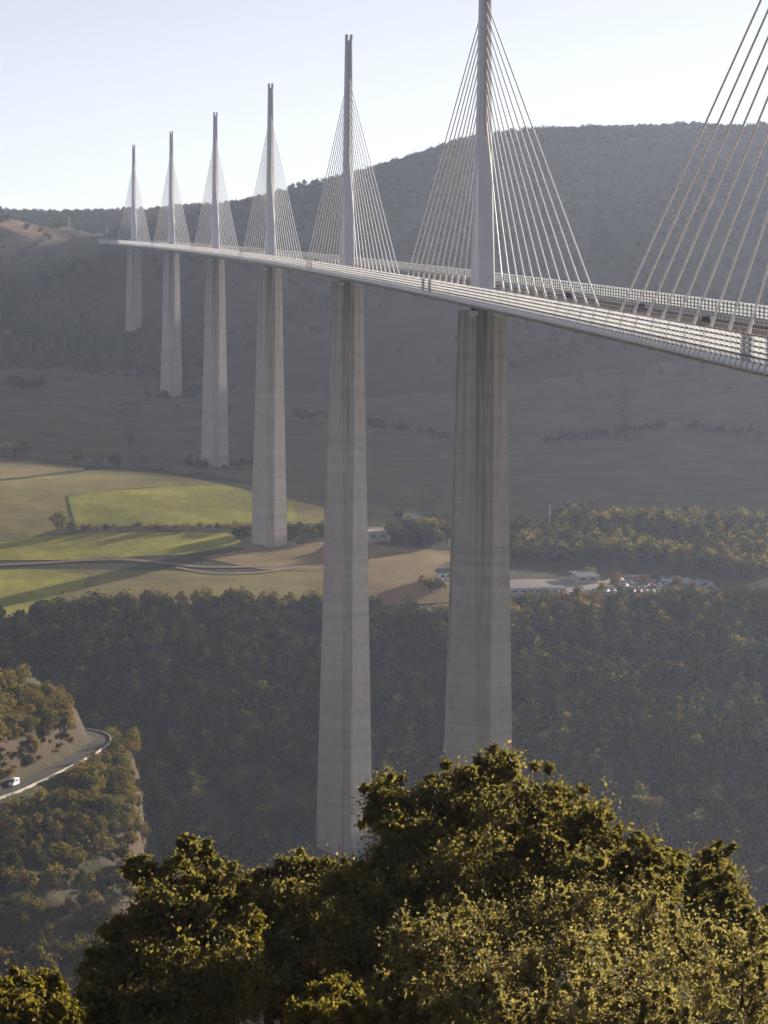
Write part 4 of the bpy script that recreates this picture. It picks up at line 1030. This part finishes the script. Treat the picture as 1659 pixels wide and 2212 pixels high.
big_tree('oak_tree', 'largest dark oak in the foreground, in front of the second pier', 'tree', 62,
         [(830, 1748, 68), (905, 1765, 62), (985, 1708, 55), (1065, 1698, 70), (1000, 1785, 105), (1150, 1748, 82), (1240, 1800, 90), (1330, 1862, 80), (1405, 1895, 72), (1100, 1855, 125), (900, 1845, 90),
          (1000, 1945, 130), (1220, 1930, 110), (845, 1910, 80), (775, 1950, 85), (1400, 1970, 80), (1445, 1872, 34), (880, 2040, 120), (1000, 2080, 120), (780, 2060, 100), (860, 2170, 95), (950, 2190, 85)], L_oak, 1350, .105, 11, lean=.021)
big_tree('oak_tree', 'dark oak in the foreground left of the third pier foot', 'tree', 67,
         [(640, 1898, 52), (705, 1905, 52), (590, 1930, 48), (532, 1925, 38), (650, 1985, 90), (745, 2000, 90), (560, 2010, 78), (640, 2095, 110), (760, 2120, 110), (560, 2110, 90)], L_oak, 1350, .105, 12, lean=.012)
big_tree('oak_tree', 'golden-green oak in the foreground below the spur', 'tree', 57,
         [(415, 1868, 50), (400, 1935, 75), (330, 1905, 42), (300, 1880, 26), (465, 1955, 75), (508, 1925, 34), (350, 2005, 88), (272, 2035, 58), (455, 2045, 90), (232, 2110, 62), (355, 2125, 108), (480, 2145, 110), (222, 2185, 62), (330, 2215, 90)], L_oak, 1350, .10, 13, lean=.017)
big_tree('oak_tree', 'golden oak behind the right shoulder of the dark left oak', 'tree', 61, [(470, 1915, 40), (500, 1960, 46), (440, 1890, 30), (520, 2010, 50)], L_gold, 1000, .12, 14)
big_tree('oak_tree', 'slim brownish oak at the right, rising behind the pale shrub', 'tree', 65, [(1545, 1872, 48), (1560, 1945, 60), (1505, 1915, 36), (1590, 2010, 52), (1510, 2000, 58)], L_oak, 1350, .105, 15)
big_tree('oak_tree', 'oak cut off by the right edge behind the pale shrub', 'tree', 63, [(1648, 1995, 34), (1668, 2040, 48), (1640, 2070, 50)], L_oak, 1350, .105, 16)
big_tree('shrub', 'large pale olive shrub with upright shoots filling the lower right', 'shrub', 51,
         [(900, 2065, 62), (985, 2055, 82), (1080, 2020, 72), (1180, 2010, 80), (1290, 2008, 84), (1400, 2018, 84), (1500, 2060, 84), (1600, 2090, 88), (1000, 2140, 92), (1150, 2120, 115), (1300, 2120, 115), (1450, 2150, 115), (1600, 2180, 110), (1250, 2225, 110), (1400, 2235, 110), (1100, 2225, 60)], L_shrub, 1300, .070, 17, .30, .11, lean=.042)
big_tree('shrub', 'sunlit golden shrub in the bottom left corner', 'shrub', 50, [(62, 2148, 50), (112, 2142, 30), (18, 2185, 58), (100, 2205, 58), (152, 2188, 26), (40, 2230, 60)], L_gold, 1200, .09, 18, .12, .10)
big_tree('shrub', 'small golden shrub at the bottom edge, middle of the picture', 'shrub', 45, [(700, 2165, 42), (742, 2142, 32), (658, 2205, 38), (782, 2205, 46), (720, 2222, 60)], L_gold, 1200, .085, 19, .12, .09)

# ----------------------------------------------------------------------------- haze
def haze():
    mb = MB(); mb.box((0, 0, -25), (7100, 7100, 268))
    m = bpy.data.materials.new('haze'); m.use_nodes = True; t = m.node_tree; t.nodes.clear()
    o = t.nodes.new('ShaderNodeOutputMaterial'); v = t.nodes.new('ShaderNodeVolumePrincipled')
    v.inputs['Color'].default_value = (.67, .77, 1.0, 1); v.inputs['Density'].default_value = HAZE
    v.inputs['Anisotropy'].default_value = .45
    t.links.new(v.outputs[0], o.inputs['Volume'])
    o_ = add('haze', mb.mesh('haze', [m])); tag(o_, 'thin pale evening haze filling the valley', None, None, 'stuff')
HAZE = 5.7e-5
haze()
